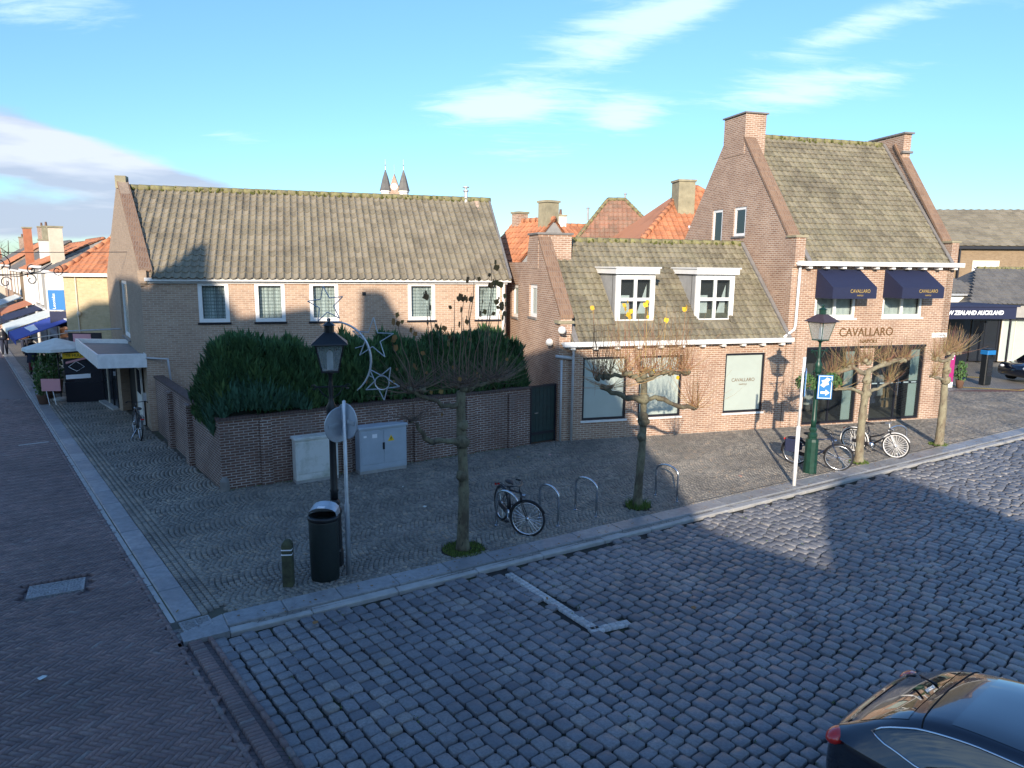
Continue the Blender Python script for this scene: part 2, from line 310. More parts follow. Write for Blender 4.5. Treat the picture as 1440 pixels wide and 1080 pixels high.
    def build(s,name,material,parent=None,fix=True,uvof=(0,0)):
        me=bpy.data.meshes.new(name); me.from_pydata(s.v,[],s.f)
        ms=material if isinstance(material,(list,tuple)) else [material]
        for x in ms: me.materials.append(MATS[x])
        me.polygons.foreach_set('material_index',s.m); me.polygons.foreach_set('use_smooth',s.s)
        if fix:
            import bmesh
            bm=bmesh.new(); bm.from_mesh(me); bmesh.ops.recalc_face_normals(bm,faces=bm.faces); bm.to_mesh(me); bm.free()
        finish(me,s.r,uvof)
        o=bpy.data.objects.new(name,me); COL.objects.link(o)
        if parent: o.parent=parent
        return o
def finish(me,r,uvof=(0,0)):
    a=me.attributes.new('rnd','FLOAT','FACE'); a.data.foreach_set('value',np.array(r,dtype=np.float32))
    n=len(me.loops); co=np.empty(len(me.vertices)*3,np.float32); me.vertices.foreach_get('co',co); co=co.reshape(-1,3)
    li=np.empty(n,np.int32); me.loops.foreach_get('vertex_index',li)
    tot=np.empty(len(me.polygons),np.int32); me.polygons.foreach_get('loop_total',tot)
    nm=np.empty(len(me.polygons)*3,np.float32); me.polygons.foreach_get('normal',nm); nm=np.repeat(nm.reshape(-1,3),tot,axis=0)
    p=co[li]; t=np.stack([-nm[:,1],nm[:,0]],1); l=np.linalg.norm(t,axis=1,keepdims=True); t=t/np.maximum(l,1e-6)
    flip=np.where(np.abs(t[:,0])>np.abs(t[:,1]),np.sign(t[:,0]),np.sign(t[:,1])); t*=np.where(flip==0,1,flip)[:,None]
    hor=np.abs(nm[:,2])>.75
    uv=np.where(hor[:,None],p[:,:2],np.stack([p[:,0]*t[:,0]+p[:,1]*t[:,1],p[:,2]/np.maximum(.3,np.sqrt(1-np.minimum(.99,nm[:,2]**2)))],1))+np.array(uvof)
    ul=me.uv_layers.new(name='UVMap'); ul.data.foreach_set('uv',uv.astype(np.float32).ravel())
def tag(o,label=None,cat=None,group=None,kind=None):
    for k,v in (('label',label),('category',cat),('group',group),('kind',kind)):
        if v: o[k]=v
    return o
def thing(name,label,cat,loc=(0,0,0),rz=0,group=None):
    o=bpy.data.objects.new(name,None); COL.objects.link(o); o.location=loc; o.rotation_euler=(0,0,rz); o.empty_display_size=.2
    return tag(o,label,cat,group)
def copy_tree(o,parent=None):
    c=o.copy(); COL.objects.link(c); c.parent=parent
    for ch in [x for x in bpy.data.objects if x.parent==o]: copy_tree(ch,c)
    return c
def inst(tv,tf,pos,ang,scl,rv,name,material,kind=None,tilt=None):
    """one mesh of many small pieces (stones): template verts, faces; positions, z angles, scales"""
    tv=np.array(tv,np.float32); n=len(pos); k=len(tv); pos=np.array(pos,np.float32); ang=np.array(ang,np.float32); scl=np.array(scl,np.float32)
    v=tv[None]*scl[:,None,:]
    if tilt is not None: v[:,:,2]+=v[:,:,0]*tilt[:,None,0]+v[:,:,1]*tilt[:,None,1]
    c,s=np.cos(ang)[:,None],np.sin(ang)[:,None]
    x=v[:,:,0]*c-v[:,:,1]*s; y=v[:,:,0]*s+v[:,:,1]*c
    V=np.stack([x+pos[:,0:1],y+pos[:,1:2],v[:,:,2]+pos[:,2:3]],2).reshape(-1,3)
    lt=np.array([len(f) for f in tf]); fl=np.concatenate([np.array(f) for f in tf]); nl=len(fl)
    loops=(fl[None]+(np.arange(n)*k)[:,None]).ravel(); tots=np.tile(lt,n); st=np.concatenate([[0],np.cumsum(tots)[:-1]])
    me=bpy.data.meshes.new(name); me.vertices.add(len(V)); me.vertices.foreach_set('co',V.astype(np.float32).ravel())
    me.loops.add(len(loops)); me.loops.foreach_set('vertex_index',loops.astype(np.int32)); me.polygons.add(len(tots)); me.polygons.foreach_set('loop_start',st.astype(np.int32))
    me.update(calc_edges=True); me.materials.append(MATS[material])
    finish(me,np.repeat(np.array(rv,np.float32),len(tf)))
    o=bpy.data.objects.new(name,me); COL.objects.link(o)
    if kind: o['kind']=kind
    return o
_fc={}
def text(s,size,name,material,parent,loc,rot,ext=.004,align='LEFT',xs=1.,shear=0,bold=0):
    cu=bpy.data.curves.new(name,'FONT'); cu.body=s; cu.size=size; cu.extrude=ext; cu.align_x=align; cu.shear=shear; cu.offset=bold
    t=bpy.data.objects.new('tmp',cu); COL.objects.link(t); dg=bpy.context.evaluated_depsgraph_get(); dg.update()
    me=bpy.data.meshes.new_from_object(t.evaluated_get(dg)); bpy.data.objects.remove(t); me.name=name
    me.materials.clear(); me.materials.append(MATS[material]); o=bpy.data.objects.new(name,me); COL.objects.link(o)
    o.parent=parent; o.location=loc; o.rotation_euler=rot; o.scale=(xs,1,1); return o
def skin(verts,edges,radii,name,material,parent,sub=2,n0=0):
    me=bpy.data.meshes.new(name); me.from_pydata(verts,edges,[]); o=bpy.data.objects.new('tmp',me); COL.objects.link(o)
    md=o.modifiers.new('s','SKIN'); md.use_smooth_shade=True
    for i,r in enumerate(radii): me.skin_vertices[0].data[i].radius=(r,r) if not isinstance(r,tuple) else r
    me.skin_vertices[0].data[n0].use_root=True
    o.modifiers.new('d','SUBSURF').levels=sub
    dg=bpy.context.evaluated_depsgraph_get(); dg.update(); m2=bpy.data.meshes.new_from_object(o.evaluated_get(dg)); bpy.data.objects.remove(o)
    m2.name=name; m2.materials.clear(); m2.materials.append(MATS[material]); m2.polygons.foreach_set('use_smooth',[True]*len(m2.polygons))
    q=bpy.data.objects.new(name,m2); COL.objects.link(q); q.parent=parent; return q
# ---------------------------------------------------------------- site axes
K=np.array([-4.6,9.3]); KD=np.array([.849,.528]); KN=np.array([-.528,.849]); SD=np.array([-.62,.7846]); PD=np.array([.7846,.62])
def ksd(p): return (p-K)@KN          # distance behind the kerb front line
def psd(p): return (p-K)@PD          # distance right of the street gutter line
def inview(p,mg=260,far=60):
    x,y=p[:,0],p[:,1]; d=y*math.cos(TH)+CH*math.sin(TH); u=720+1000*x/np.maximum(d,.1)
    return (y>3.6)&(u>-mg)&(u<1440+mg)&(y<far)
AN=math.atan(.29); EX=np.array([math.cos(AN),math.sin(AN)]); BX=np.array([-math.sin(AN),math.cos(AN)])
P0=np.array([1.4,21.15]); C3=np.array([9.05,23.37]); A1=np.array([-11.45,22.04]); WC=np.array([-6.77,16.05]); WR=np.array([.55,20.73])
# ---------------------------------------------------------------- ground
def sheet(name,poly,z,material,th=.0):
    b=MB(); b.add([(x,y,z) for x,y in poly],[tuple(range(len(poly)))]); o=b.build(name,material); o['kind']='structure'
    for p in o.data.polygons:
        if p.normal.z<0: o.data.flip_normals(); break
    return o
def pt(k,s,base=K,a=KD,b=KN): q=base+a*k+b*s; return (q[0],q[1])
sheet('ground',[(-1500,-1500),(1500,-1500),(1500,1500),(-1500,1500)],-.30,'earth')
far_k=60
sheet('road_bed',[pt(-.3,0.02),pt(60,0.02),pt(60,-60),(K-SD*60+PD*.35)],-.115,'joint')
L1=K+SD*90
sheet('pavement_bed',[pt(-.1,.1),pt(80,.1),(70,90),(-40,110),tuple(L1+PD*.2)],-.035,'far_sett')
sheet('street_bed',[tuple(K-SD*60-PD*.02+PD*.4),tuple(K+PD*.4),tuple(L1+PD*.02),tuple(L1-PD*30),tuple(K-SD*60-PD*30)],-.075,'far_clinker')
# stone templates
def oct_template():
    def ring(h,c,z): return [(-h+c,-h,z),(h-c,-h,z),(h,-h+c,z),(h,h-c,z),(h-c,h,z),(-h+c,h,z),(-h,h-c,z),(-h,-h+c,z)]
    v=ring(.5,.10,0)+ring(.492,.10,.84)+ring(.45,.115,1.); f=[tuple(range(16,24))]
    for k in (0,8):
        for i in range(8): j=(i+1)%8; f.append((k+i,k+j,k+8+j,k+8+i))
    return v,f
OCT=oct_template()
QUAD=([(-.5,-.5,0),(.5,-.5,0),(.5,.5,0),(-.5,.5,0),(-.43,-.43,1),(.43,-.43,1),(.43,.43,1),(-.43,.43,1)],[(4,5,6,7),(0,1,5,4),(1,2,6,5),(2,3,7,6),(3,0,4,7)])
BRK=([(-.5,-.5,0),(.5,-.5,0),(.5,.5,0),(-.5,.5,0),(-.485,-.44,1),(.485,-.44,1),(.485,.44,1),(-.485,.44,1)],QUAD[1])
def lowfreq(p,s=1.): 
    x,y=p[:,0]*s,p[:,1]*s
    return (np.sin(x*1.3+y*.7)+np.sin(x*.37-y*1.9+1)+np.sin(y*.8+x*2.1+2.))/3
# marking: an L of pale bricks between the setts
MA=np.array([-.03,11.82]); MBp=np.array([1.30,9.90]); MC=np.array([1.83,10.13])
def seg_d(p,a,b):
    d=b-a; t=np.clip(((p-a)@d)/(d@d),0,1); return np.linalg.norm(p-(a+t[:,None]*d),axis=1)
# big setts of the square
pos=[];ang=[];scl=[]
w=.205
for i in range(2,230):
    s=-60+random.random()*.2; off=.42+i*w-.4
    a=[]
    while s<36:
        l=random.choice([.17,.19,.21,.22,.24,.28]); c=K+PD*off+SD*(-s+0)
        a.append((s+l/2,l)); s+=l
    s=np.array([x[0] for x in a]); l=np.array([x[1] for x in a])
    c=K[None]+PD[None]*(off+.012*np.sin(s*1.7+i)[:,None]+rng.normal(0,.004,(len(s),1)))+SD[None]*s[:,None]
    ok=(ksd(c)<-.10)&inview(c,520,36)&(seg_d(c,MA,MBp)>.115)&(seg_d(c,MBp,MC)>.115)
    for q,ll in zip(c[ok],l[ok]): pos.append((q[0],q[1],0)); scl.append((w*random.uniform(.82,.93),(ll)*random.uniform(.84,.93),random.uniform(.045,.065)))
pos=np.array(pos); print('setts',len(pos))
pos[:,2]=-.115+.008*lowfreq(pos,.9)+rng.normal(0,.003,len(pos))
sa=math.atan2(SD[1],SD[0])-math.pi/2
inst(*OCT,pos,sa+rng.normal(0,.05,len(pos)),scl,np.clip(.45+.2*rng.normal(size=len(pos))+.10*lowfreq(pos,.5),0,1),'square_setts','sett','structure',tilt=rng.normal(0,.035,(len(pos),2)))
# marking bricks
pos=[];ang=[];scl=[]
for a,b in ((MA,MBp),(MBp-(MC-MBp)/np.linalg.norm(MC-MBp)*.11,MC)):
    d=(b-a); ln=np.linalg.norm(d); d/=ln; nn=np.array([-d[1],d[0]])
    for j in (-.5,.5):
        n=int(ln/.105)
        for i in range(n): c=a+d*(i+.5)*ln/n+nn*j*.074; pos.append((c[0],c[1],-.103)); ang.append(math.atan2(d[1],d[0])); scl.append((ln/n*.95,.070,.045))
o=inst(*BRK,pos,ang,scl,rng.random(len(pos)),'parking_marking','marking','structure')
# herringbone clinkers of the street
pos=[];ang=[];scl=[]; bl,bw=.20,.066; ha=math.atan2(SD[1],SD[0])+R(40)
hx=np.array([math.cos(ha),math.sin(ha)]); hy=np.array([-math.sin(ha),math.cos(ha)])
nb=3
c0=np.array([-9.,12.])
for i in range(-230,230):
    for j in range(-110,110):
        # herringbone 3:1 lattice
        for kind in (0,1):
            if kind==0: x=(i*bw)+(j*bl*1.)*1; y=i*bw-j*bl; x0,y0=x+bl/2,y+bw/2; a=0
            else: x=(i*bw)+(j*bl); y=i*bw-j*bl; x0,y0=x+bl+bw/2-0,y+bw-bl/2+0; a=math.pi/2; x0,y0=x-bw/2,y+bl/2
            pos.append((x0,y0)); ang.append(a)
pos=np.array(pos); ang=np.array(ang); c=c0+pos[:,0:1]*hx+pos[:,1:2]*hy
ok=(psd(c)<-.05)&inview(c,230,27)&(np.linalg.norm(c-np.array([-7.45,11.0]),axis=1)>0)
mh=c-np.array([-7.47,10.99]); mx_=mh@np.array([.88,.47]); my_=mh@np.array([-.47,.88]); ok&=~((abs(mx_)<.50)&(abs(my_)<.36))
c=c[ok]; ang=ang[ok]; n=len(c); print('clinkers',n)
P3=np.concatenate([c,(-.075+.006*lowfreq(c,.6)+rng.normal(0,.0012,n))[:,None]],1)
inst(*BRK,P3,ang+ha+rng.normal(0,.012,n),np.stack([np.full(n,bl*.955),np.full(n,bw*.93),np.full(n,.05)],1),np.clip(.45+.22*rng.normal(size=n)+.12*lowfreq(c,.4),0,1),'street_clinkers','clinker','structure',tilt=rng.normal(0,.012,(n,2)))
# brick border bands between street and square
pos=[];ang=[];scl=[]
for s0,d,la,lb,dirr in ((-60,-.06,.2,.066,0),(-60,.14,.066,.2,1),(-60,.345,.2,.066,0)):
    step=(la if dirr==0 else la)+.004
    for i in range(int(60/step)):
        s=-i*step-.05 
        c=K+PD*d+SD*s
        pos.append(c); scl.append((lb*.95,la*.95,.05))
d=-.06
for i in range(190): pos.append(K+PD*-.055+SD*(i*.204)); scl.append((.062,.195,.05))
pos=np.array(pos); scl=np.array(scl); ok=inview(pos,230,45); pos=pos[ok]; scl=scl[ok]; n=len(pos)
# brick template long axis is x: rotate so x is across (PD), y along SD
inst(*QUAD,np.concatenate([pos,np.full((n,1),-.068)],1),sa+rng.normal(0,.01,n),scl,np.clip(.5+.25*rng.normal(size=n),0,1),'brick_border','clinker','structure')
# bluestone kerb and gutter
b=MB(); q=MB()
def slabs(b,org,a,nrm,s0,s1,o0,o1,z0,z1,step):
    s=s0
    while s<s1:
        l=step*random.uniform(.85,1.1); e=min(s+l,s1)
        def T(x,y,z): c=org+a*x+nrm*y; return (c[0],c[1],z+random.uniform(-.002,.002))
        b.bev((s+.004,o0,z0),(e-.004,o1,z1),.012,T,r=random.random()); s=e
slabs(b,K,KD,KN,.62,45,.19,.60,-.11,.004,1.0)
slabs(b,K,SD,PD,.72,70,.08,.43,-.11,-.012,1.1)
# mitre stones at the corner
b.add([(*pt(-.0,.0),z) for z in (-.11,-.005)]+[(*pt(.615,.0),z) for z in (-.11,-.005)]+[(*pt(.615,.6),z) for z in (-.11,-.005)]+[(*(K+PD*.02+SD*.28),z) for z in (-.11,-.005)],[(1,3,5,7),(0,2,3,1),(2,4,5,3),(4,6,7,5),(6,0,1,7)],.9)
b.build('kerb','bluestone')['kind']='structure'
slabs(q,K,KD,KN,.62,45,.0,.18,-.11,-.035,1.4); slabs(q,K,SD,PD,.72,70,-.02,.07,-.11,-.028,1.6)
q.build('kerb_lip','lip_stone')['kind']='structure'
# fan-laid small setts of the pavement
pos=[];ang=[];scl=[]
FW=1.45; FR=.98; st=.098
cols=range(-3,26)
for ci in cols:
    for ri in range(-80,420):
        u=ri*.096; ph=math.asin(FW/2/FR); n=int(2*ph*FR/st)
        for k in range(n):
            t=-ph+(k+.5)*2*ph/n+random.uniform(-.006,.006)
            x=u-FR*math.cos(t)+FR; y=ci*FW+FR*math.sin(t)
            pos.append((x,y)); ang.append(t); scl.append((.084*random.uniform(.9,1.05),.086*random.uniform(.9,1.06),.042))
pos=np.array(pos); ang=np.array(ang); scl=np.array(scl)
c=K[None]+np.array([.35,.5])+pos[:,0:1]*KD+pos[:,1:2]*KN
ok=(ksd(c)>.66)&(psd(c)>.78)&inview(c,200,31)
def inside_b(c,o,x0,x1,y0,y1):
    d=c-o; x=d@EX; y=d@BX; return (x>x0)&(x<x1)&(y>y0)&(y<y1)
def right_of(c,a,b): d=b-a; return ((c-a)@np.array([d[1],-d[0]]))>0
gd=np.array([-.5588,.8294])
behind_front=~right_of(c,WC,WC+np.array([7.32,4.68])); behind_side=right_of(c,WC,WC+SD)
ok&=~(behind_front&behind_side&(c[:,0]<1.3))
ok&=~inside_b(c,P0,0,14.5,.05,12)
for tx,ty,rr in ((-.88,12.73,.42),(2.85,15.26,.3),(9.64,19.13,.3),(13.12,21.26,.3)): ok&=np.linalg.norm(c-np.array([tx,ty]),axis=1)>rr
c=c[ok];n=len(c); print('fans',n)
inst(*QUAD,np.concatenate([c,(-.040+.006*lowfreq(c,.5)+rng.normal(0,.0016,n))[:,None]],1),-ang[ok]*-1+math.atan2(KD[1],KD[0])+rng.normal(0,.06,n),scl[ok],np.clip(.45+.25*rng.normal(size=n)+.15*lowfreq(c,.7),0,1),'pavement_setts','small_sett','structure',tilt=rng.normal(0,.03,(n,2)))
# straight rows beside gutter
pos=[];scl=[]
for j in range(4):
    for i in range(700): pos.append(K+PD*(.48+.1*j)+SD*(.75+i*.10+j*.05)); scl.append((.088,.088,.042))
for i in range(420): pos.append(K+KN*.64+KD*(.9+i*.1)); scl.append((.088,.088,.042))
pos=np.array(pos);scl=np.array(scl); ok=inview(pos,200,36); pos=pos[ok]; n=len(pos)
inst(*QUAD,np.concatenate([pos,np.full((n,1),-.036)],1),sa+rng.normal(0,.05,n),scl[ok],np.clip(.5+.25*rng.normal(size=n),0,1),'pavement_edge_setts','small_sett','structure')
sheet('pavement_joint_bed',[pt(-.1,.5),pt(26,.5),pt(26,14),pt(8,16),tuple(K+SD*30+PD*9),tuple(K+SD*30+PD*.45)],-.031,'joint_pale')
sheet('crossing_road',[(20.5,27.5),(40,32),(44,36.5),(19.5,31.2)],-.024,'red_clinker')
# iron covers
def cover(name,label,c,ax,w,h,bars,z=-.02):
    t=thing(name,label,'drain cover' if bars else 'manhole cover',(c[0],c[1],z),math.atan2(ax[1],ax[0]))
    f=MB(); f.prism([(-w/2,-h/2),(w/2,-h/2),(w/2,h/2),(-w/2,h/2)],lambda a,b_,d:(a,b_,d),-.05,0,[[(-w/2+.03,-h/2+.03),(w/2-.03,-h/2+.03),(w/2-.03,h/2-.03),(-w/2+.03,h/2-.03)]]); f.build('frame','iron_cover',t)
    g=MB(); g.box((-w/2+.03,-h/2+.03,-.06),(w/2-.03,h/2-.03,-.045)); g.build('pit','dark_gap',t)
    s=MB()
    if bars:
        for i in range(11): x=-w/2+.05+i*(w-.1)/10; 
        for i in range(9):
            y=-h/2+.045+i*(h-.09)/8; s.box((-w/2+.03,y-.008,-.04),(-.015,y+.008,-.002)); s.box((.015,y-.008,-.04),(w/2-.03,y+.008,-.002))
        s.box((-.014,-h/2+.03,-.04),(.014,h/2-.03,-.001)); s.build('grating','iron_cover',t)
    else:
        s.box((-w/2+.032,-h/2+.032,-.04),(w/2-.032,h/2-.032,-.008)); s.build('lid','iron_cover',t)
        p=MB()
        for i in range(16):
            for j in range(7):
                x=-w/2+.07+i*(w-.14)/15; y=-h/2+.07+j*(h-.14)/6
                if abs(x)<.1 and abs(y)<.05: continue
                if (i//3+j//2)%2: p.box((x-.016,y-.005,-.0085),(x+.016,y+.005,.001))
                else: p.box((x-.006,y-.02,-.0085),(x+.006,y+.02,.001))
        p.build('tread_pattern','iron_cover',t)
    return t
cover('manhole_cover','large rectangular iron manhole cover set in the herringbone street bricks',(-7.47,10.99),(.88,.47),.80,.50,False,-.02)
cover('drain_grate','slotted iron drain grate at the corner where gutter and kerb meet',tuple(K+PD*.29+SD*.46),PD,.42,.34,True,-.004)
cover('gully_cover','small pale iron cover in the kerb stones near the green lamp post',pt(13.6,.38),KD,.5,.28,True,.012)
b=MB(); 
def T(x,y,z): c=np.array([-13.75,20.55])+PD*x+SD*y; return (c[0],c[1],z)
b.bev((-.75,-.06,-.08),(.0,.06,-.018),.01,T); b.build('drain_channel','lip_stone')['kind']='structure'
# ---------------------------------------------------------------- generic building pieces
PX=lambda x,z,d:(x,d,z)       # facade plane: a=x, b=z, depth=y
def rect(x0,x1,z0,z1): return [(x0,z0),(x1,z0),(x1,z1),(x0,z1)]
def window(parent,P,x0,x1,z0,z1,fw=.1,cols=1,rows=1,fm='white_paint',pm='glass_dark',curtain=None,d=.08,sill=True,proud=.0,mull=.05,sillm='lead',name='window',label=None):
    f=MB(); holes=[]; cw=(x1-x0-2*fw-(cols-1)*mull)/cols; rh=(z1-z0-2*fw-(rows-1)*mull)/rows
    for i in range(cols):
        for j in range(rows):
            a=x0+fw+i*(cw+mull); c=z0+fw+j*(rh+mull); holes.append(rect(a,a+cw,c,c+rh))
    e=.004
    f.prism(rect(x0+e,x1-e,z0+e,z1-e),P,d-proud,d+.07,holes); fr=f.build(name,fm,parent)
    if label: fr['label']=label
    g=MB(); g.prism(rect(x0+fw*.6,x1-fw*.6,z0+fw*.6,z1-fw*.6),P,d+.03,d+.036); g.build('pane',pm,fr)
    if curtain:
        c=MB(); n=24
        for i in range(n):
            a0=x0+fw*.6+(x1-x0-fw*1.2)*i/n; a1=x0+fw*.6+(x1-x0-fw*1.2)*(i+1)/n; y0=.16+.012*math.sin(i*1.9); y1=.16+.012*math.sin((i+1)*1.9)
            c.add([P(a0,z0+fw*.6,y0+d),P(a1,z0+fw*.6,y1+d),P(a1,z1-fw*.6,y1+d),P(a0,z1-fw*.6,y0+d)],[(0,1,2,3)],.5)
        c.build('curtain',curtain,fr)
    if pm=='glass_clear':
        rb=MB(); rb.prism(rect(x0+.01,x1-.01,z0+.01,z1-.01),P,d+.3,d+.31); rb.build('room_shade','room',fr)
    if sill:
        s=MB(); s.prism([(x0-.04,z0-.06),(x1+.04,z0-.06),(x1+.04,z0-.002),(x0-.04,z0-.002)],P,-.05,.1); s.build('sill',sillm,fr)
    return fr
def tiles(name,P,u0,u1,vlen,tw,tl,amp,material,parent,lo=None,hi=None,seg=6,skip=None,shape='pan',lip=.035):
    """P(u along eave, v up slope, w off slope). lo/hi: functions of v for the verge lines"""
    b=MB(); nr=int(round(vlen/tl)); tl=vlen/nr; nc=int(round((u1-u0)/tw))+6
    lo=lo or (lambda v:u0); hi=hi or (lambda v:u1)
    for r_ in range(nr):
        v0=r_*tl-.03; v1=(r_+1)*tl
        for c_ in range(-12,nc+8):
            a=u0+c_*tw+ (tw/2 if (shape=='scale' and r_%2) else 0)
            l,h=lo(v0),hi(v0)
            if a+tw<l or a>h: continue
            if skip and skip(a+tw/2,(v0+v1)/2): continue
            jz=random.uniform(-.004,.004)
            vs=[]
            prof=((0,.72),(.09,1.),(.19,.80),(.30,.30),(.52,.0),(.80,.18),(1.,.72)) if shape=='pan' else ((0,.35),(.12,.85),(.3,1.),(.5,.85),(.72,.4),(.86,.15),(1.,.35))
            for fr,pw in prof:
                x=min(max(a+tw*fr,l),h); wv=amp*pw; dr=(0 if shape=='pan' else -tl*.20*math.sin(min(1,fr/.86)*math.pi))
                vs+= [P(x,v0+dr,wv+lip+jz),P(x,v1+.02,wv+.004),P(x,v0+dr,wv+lip+jz-lip*.95)]
            fs=[]
            for k in range(seg):
                o=k*3; fs+=[(o,o+3,o+4,o+1),(o+2,o+5,o+3,o)]
            b.add(vs,fs)
    o=b.build(name,material,parent,fix=False)
    return o
def ridge(P0_,P1_,parent,material='ridge',r=.11,n=None,name='ridge_tiles',moss=True):
    a,b_=Vector(P0_),Vector(P1_); L_=(b_-a).length; n=n or int(L_/.38); m=MB(); m.smooth=True
    for i in range(n):
        p=a.lerp(b_,i/n); q=a.lerp(b_,(i+1.06)/n); m.tube([p,q],[r*1.08,r*.94],8)
    o=m.build(name,material,parent)
    if moss:
        g=MB()
        for i in range(int(L_*14)):
            t=random.random(); p=a.lerp(b_,t); g.blob((p.x,p.y+random.uniform(-.12,-.02),p.z+random.uniform(-.10,.04)),random.uniform(.02,.055),6,4,.3)
        g.build('moss','moss',parent)
    return o
def pipe(parent,pts,r=.045,name='downpipe',material='white_worn'):
    m=MB(); m.smooth=True; m.tube(pts,r,10); return m.build(name,material,parent)
def slab(b,P,poly,d0,d1): b.prism(poly,P,d0,d1)
# ---------------------------------------------------------------- white-windowed house (left)
h1=thing('brick_house','long pink brick house behind the hedge with grey pantile roof and lace curtained windows','house',(A1[0],A1[1],0),AN)
GX,GY=-.3057,.9521   # street gable direction in this frame
YR=4.09; ZR=7.80; ZE=4.78
wins=[(1.61,2.52),(3.29,4.22),(4.98,5.91),(8.2,9.14),(10.56,11.45)]
b=MB(); b.prism(rect(0,11.65,-.1,4.80),PX,0,.3,[rect(a,c,3.4,4.68) for a,c in wins]); b.build('front_wall','brick_pink',h1)
PG=lambda d,z,t:(GX*d+t*.952,GY*d+t*.3057,z)   # gable plane (t inward)
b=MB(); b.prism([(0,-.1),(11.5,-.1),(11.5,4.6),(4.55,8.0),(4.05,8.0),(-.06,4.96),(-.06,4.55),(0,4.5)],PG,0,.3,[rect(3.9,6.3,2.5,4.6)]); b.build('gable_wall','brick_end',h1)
b=MB(); 
s0=Vector(PG(-.1,4.99,-.02)); s1=Vector(PG(4.3,8.06,-.02)); s2=Vector(PG(-.1,4.99,.34)); s3=Vector(PG(4.3,8.06,.34)); up=Vector((0,0,.09))
b.add([s0,s1,s3,s2,s0+up,s1+up,s3+up,s2+up],[(0,1,2,3),(4,5,6,7),(0,1,5,4),(1,2,6,5),(2,3,7,6),(3,0,4,7)]); b.build('coping','brick_coping',h1)
b=MB(); b.box((-.04,-.10,4.62),(.2,.2,5.02)); b.build('kneeler','brick_end',h1)
b=MB(); a=PG(4.3,8.2,.15); b.box((a[0]-.17,a[1]-.22,7.8),(a[0]+.17,a[1]+.22,8.22)); b.build('gable_cap','moss_stone',h1)
window(h1,PG,3.9,6.3,2.5,4.6,fw=.14,pm='film',d=.08,sill=True)
for a,c in wins: window(h1,PX,a,c,3.4,4.68,fw=.12,pm='glass_clear',curtain='lace',d=.03,proud=.035,sillm='black_frame')
b=MB(); b.box((.3,8,-.1),(11.4,8.25,4.6)); b.box((11.35,.3,-.1),(11.65,8.2,4.8)); b.prism([(.3,4.7),(8.2,4.7),(4.09,7.9)],lambda y,z,d:(11.35+d,y,z),0,.3); b.build('rear_wall','brick_pink',h1)
sl_=math.hypot(YR+.22,ZR-ZE); cy,sy=(YR+.22)/sl_,(ZR-ZE)/sl_
PR=lambda u,v,w:(u,-.22+v*cy-w*sy,ZE+v*sy+w*cy)
lo=lambda v:(-.3057/.9521)*(-.22+v*cy)+.30; hi=lambda v:11.78+.06*v
tiles('roof',PR,0,11.9,sl_,.232,.31,.07,'tile_grey',h1,lo,hi)
b=MB(); b.add([PR(lo(0),0,-.02),PR(hi(0),0,-.02),PR(hi(sl_),sl_,-.02),PR(lo(sl_),sl_,-.02)],[(0,1,2,3)]); b.add([PR(lo(sl_),sl_,-.02),PR(hi(sl_),sl_,-.02),(11.6,11.6,4.3),(-3.2,11.6,4.3)],[(0,1,2,3)]); b.build('roof_underlay','tile_grey',h1)
ridge(PR(lo(sl_),sl_,.05),PR(hi(sl_),sl_,.05),h1)
b=MB(); b.prism([(11.72,0),(11.80,0),(12.10,sl_),(12.02,sl_)],lambda a,v,w:PR(a,v,w),-.06,.09); b.build('verge_board','lead',h1)
b=MB(); b.smooth=False; b.box((.15,-.2,4.70),(11.8,-.06,4.80)); b.box((.02,-.06,4.63),(11.7,-.003,4.72)); b.build('gutter','white_worn',h1)
pipe(h1,[(11.56,-.06,4.7),(11.56,-.06,.0)])
b=MB(); b.lathe([(.07,-.3),(.07,.38),(.12,.40),(.12,.44),(.05,.46),(.05,.52),(.14,.54),(.14,.58),(.02,.60)],(11.1,4.0,7.75),12); b.build('vent_pipe','zinc',h1)
b=MB(); b.box((6.68,-.04,4.25),(6.8,-.004,4.36)); b.build('wall_vent','black_frame',h1)
# ---------------------------------------------------------------- low shop house with dormers (middle)
h2=thing('brick_shop','low brick shop with mossy tiled roof, two white dormers and blanked display windows','shop',(P0[0],P0[1],0),AN)
w2=[(.78,2.24),(2.66,4.15),(5.7,7.18)]
b=MB(); b.prism(rect(.3,7.93,-.1,3.0),PX,0,.3,[rect(a,c,.6,2.56) for a,c in w2]); b.build('front_wall','brick_red',h2)
PL=lambda y,z,t:(t,y,z)
b=MB(); b.prism([(0,-.1),(6,-.1),(6,5.4),(3.4,5.4),(3.2,6.1),(2.1,6.1),(-.08,3.72),(-.08,3.3),(0,3.25)],PL,0,.36,[rect(2.2,3.05,3.6,4.68),rect(4.35,5.1,3.45,4.62)]); b.build('gable_wall','brick_red',h2)
b=MB(); b.prism([(-.1,3.76),(2.15,6.14),(2.15,6.24),(-.1,3.86)],PL,-.02,.40); b.build('coping','brick_coping',h2)
b=MB(); b.box((-.08,-.12,3.60),(.42,.28,3.68)); b.build('kneeler','moss_stone',h2)
window(h2,PL,2.2,3.05,3.6,4.68,fw=.12,pm='film',d=.05); window(h2,PL,4.35,5.1,3.45,4.62,fw=.12,pm='film',d=.05)
b=MB(); b.box((-.015,2.12,5.2),(1.12,3.1,6.28)); ch=b.build('chimney','brick_red',h2)
b=MB(); b.box((-.06,2.07,6.28),(1.17,3.15,6.34)); b.build('cap','lead',ch)
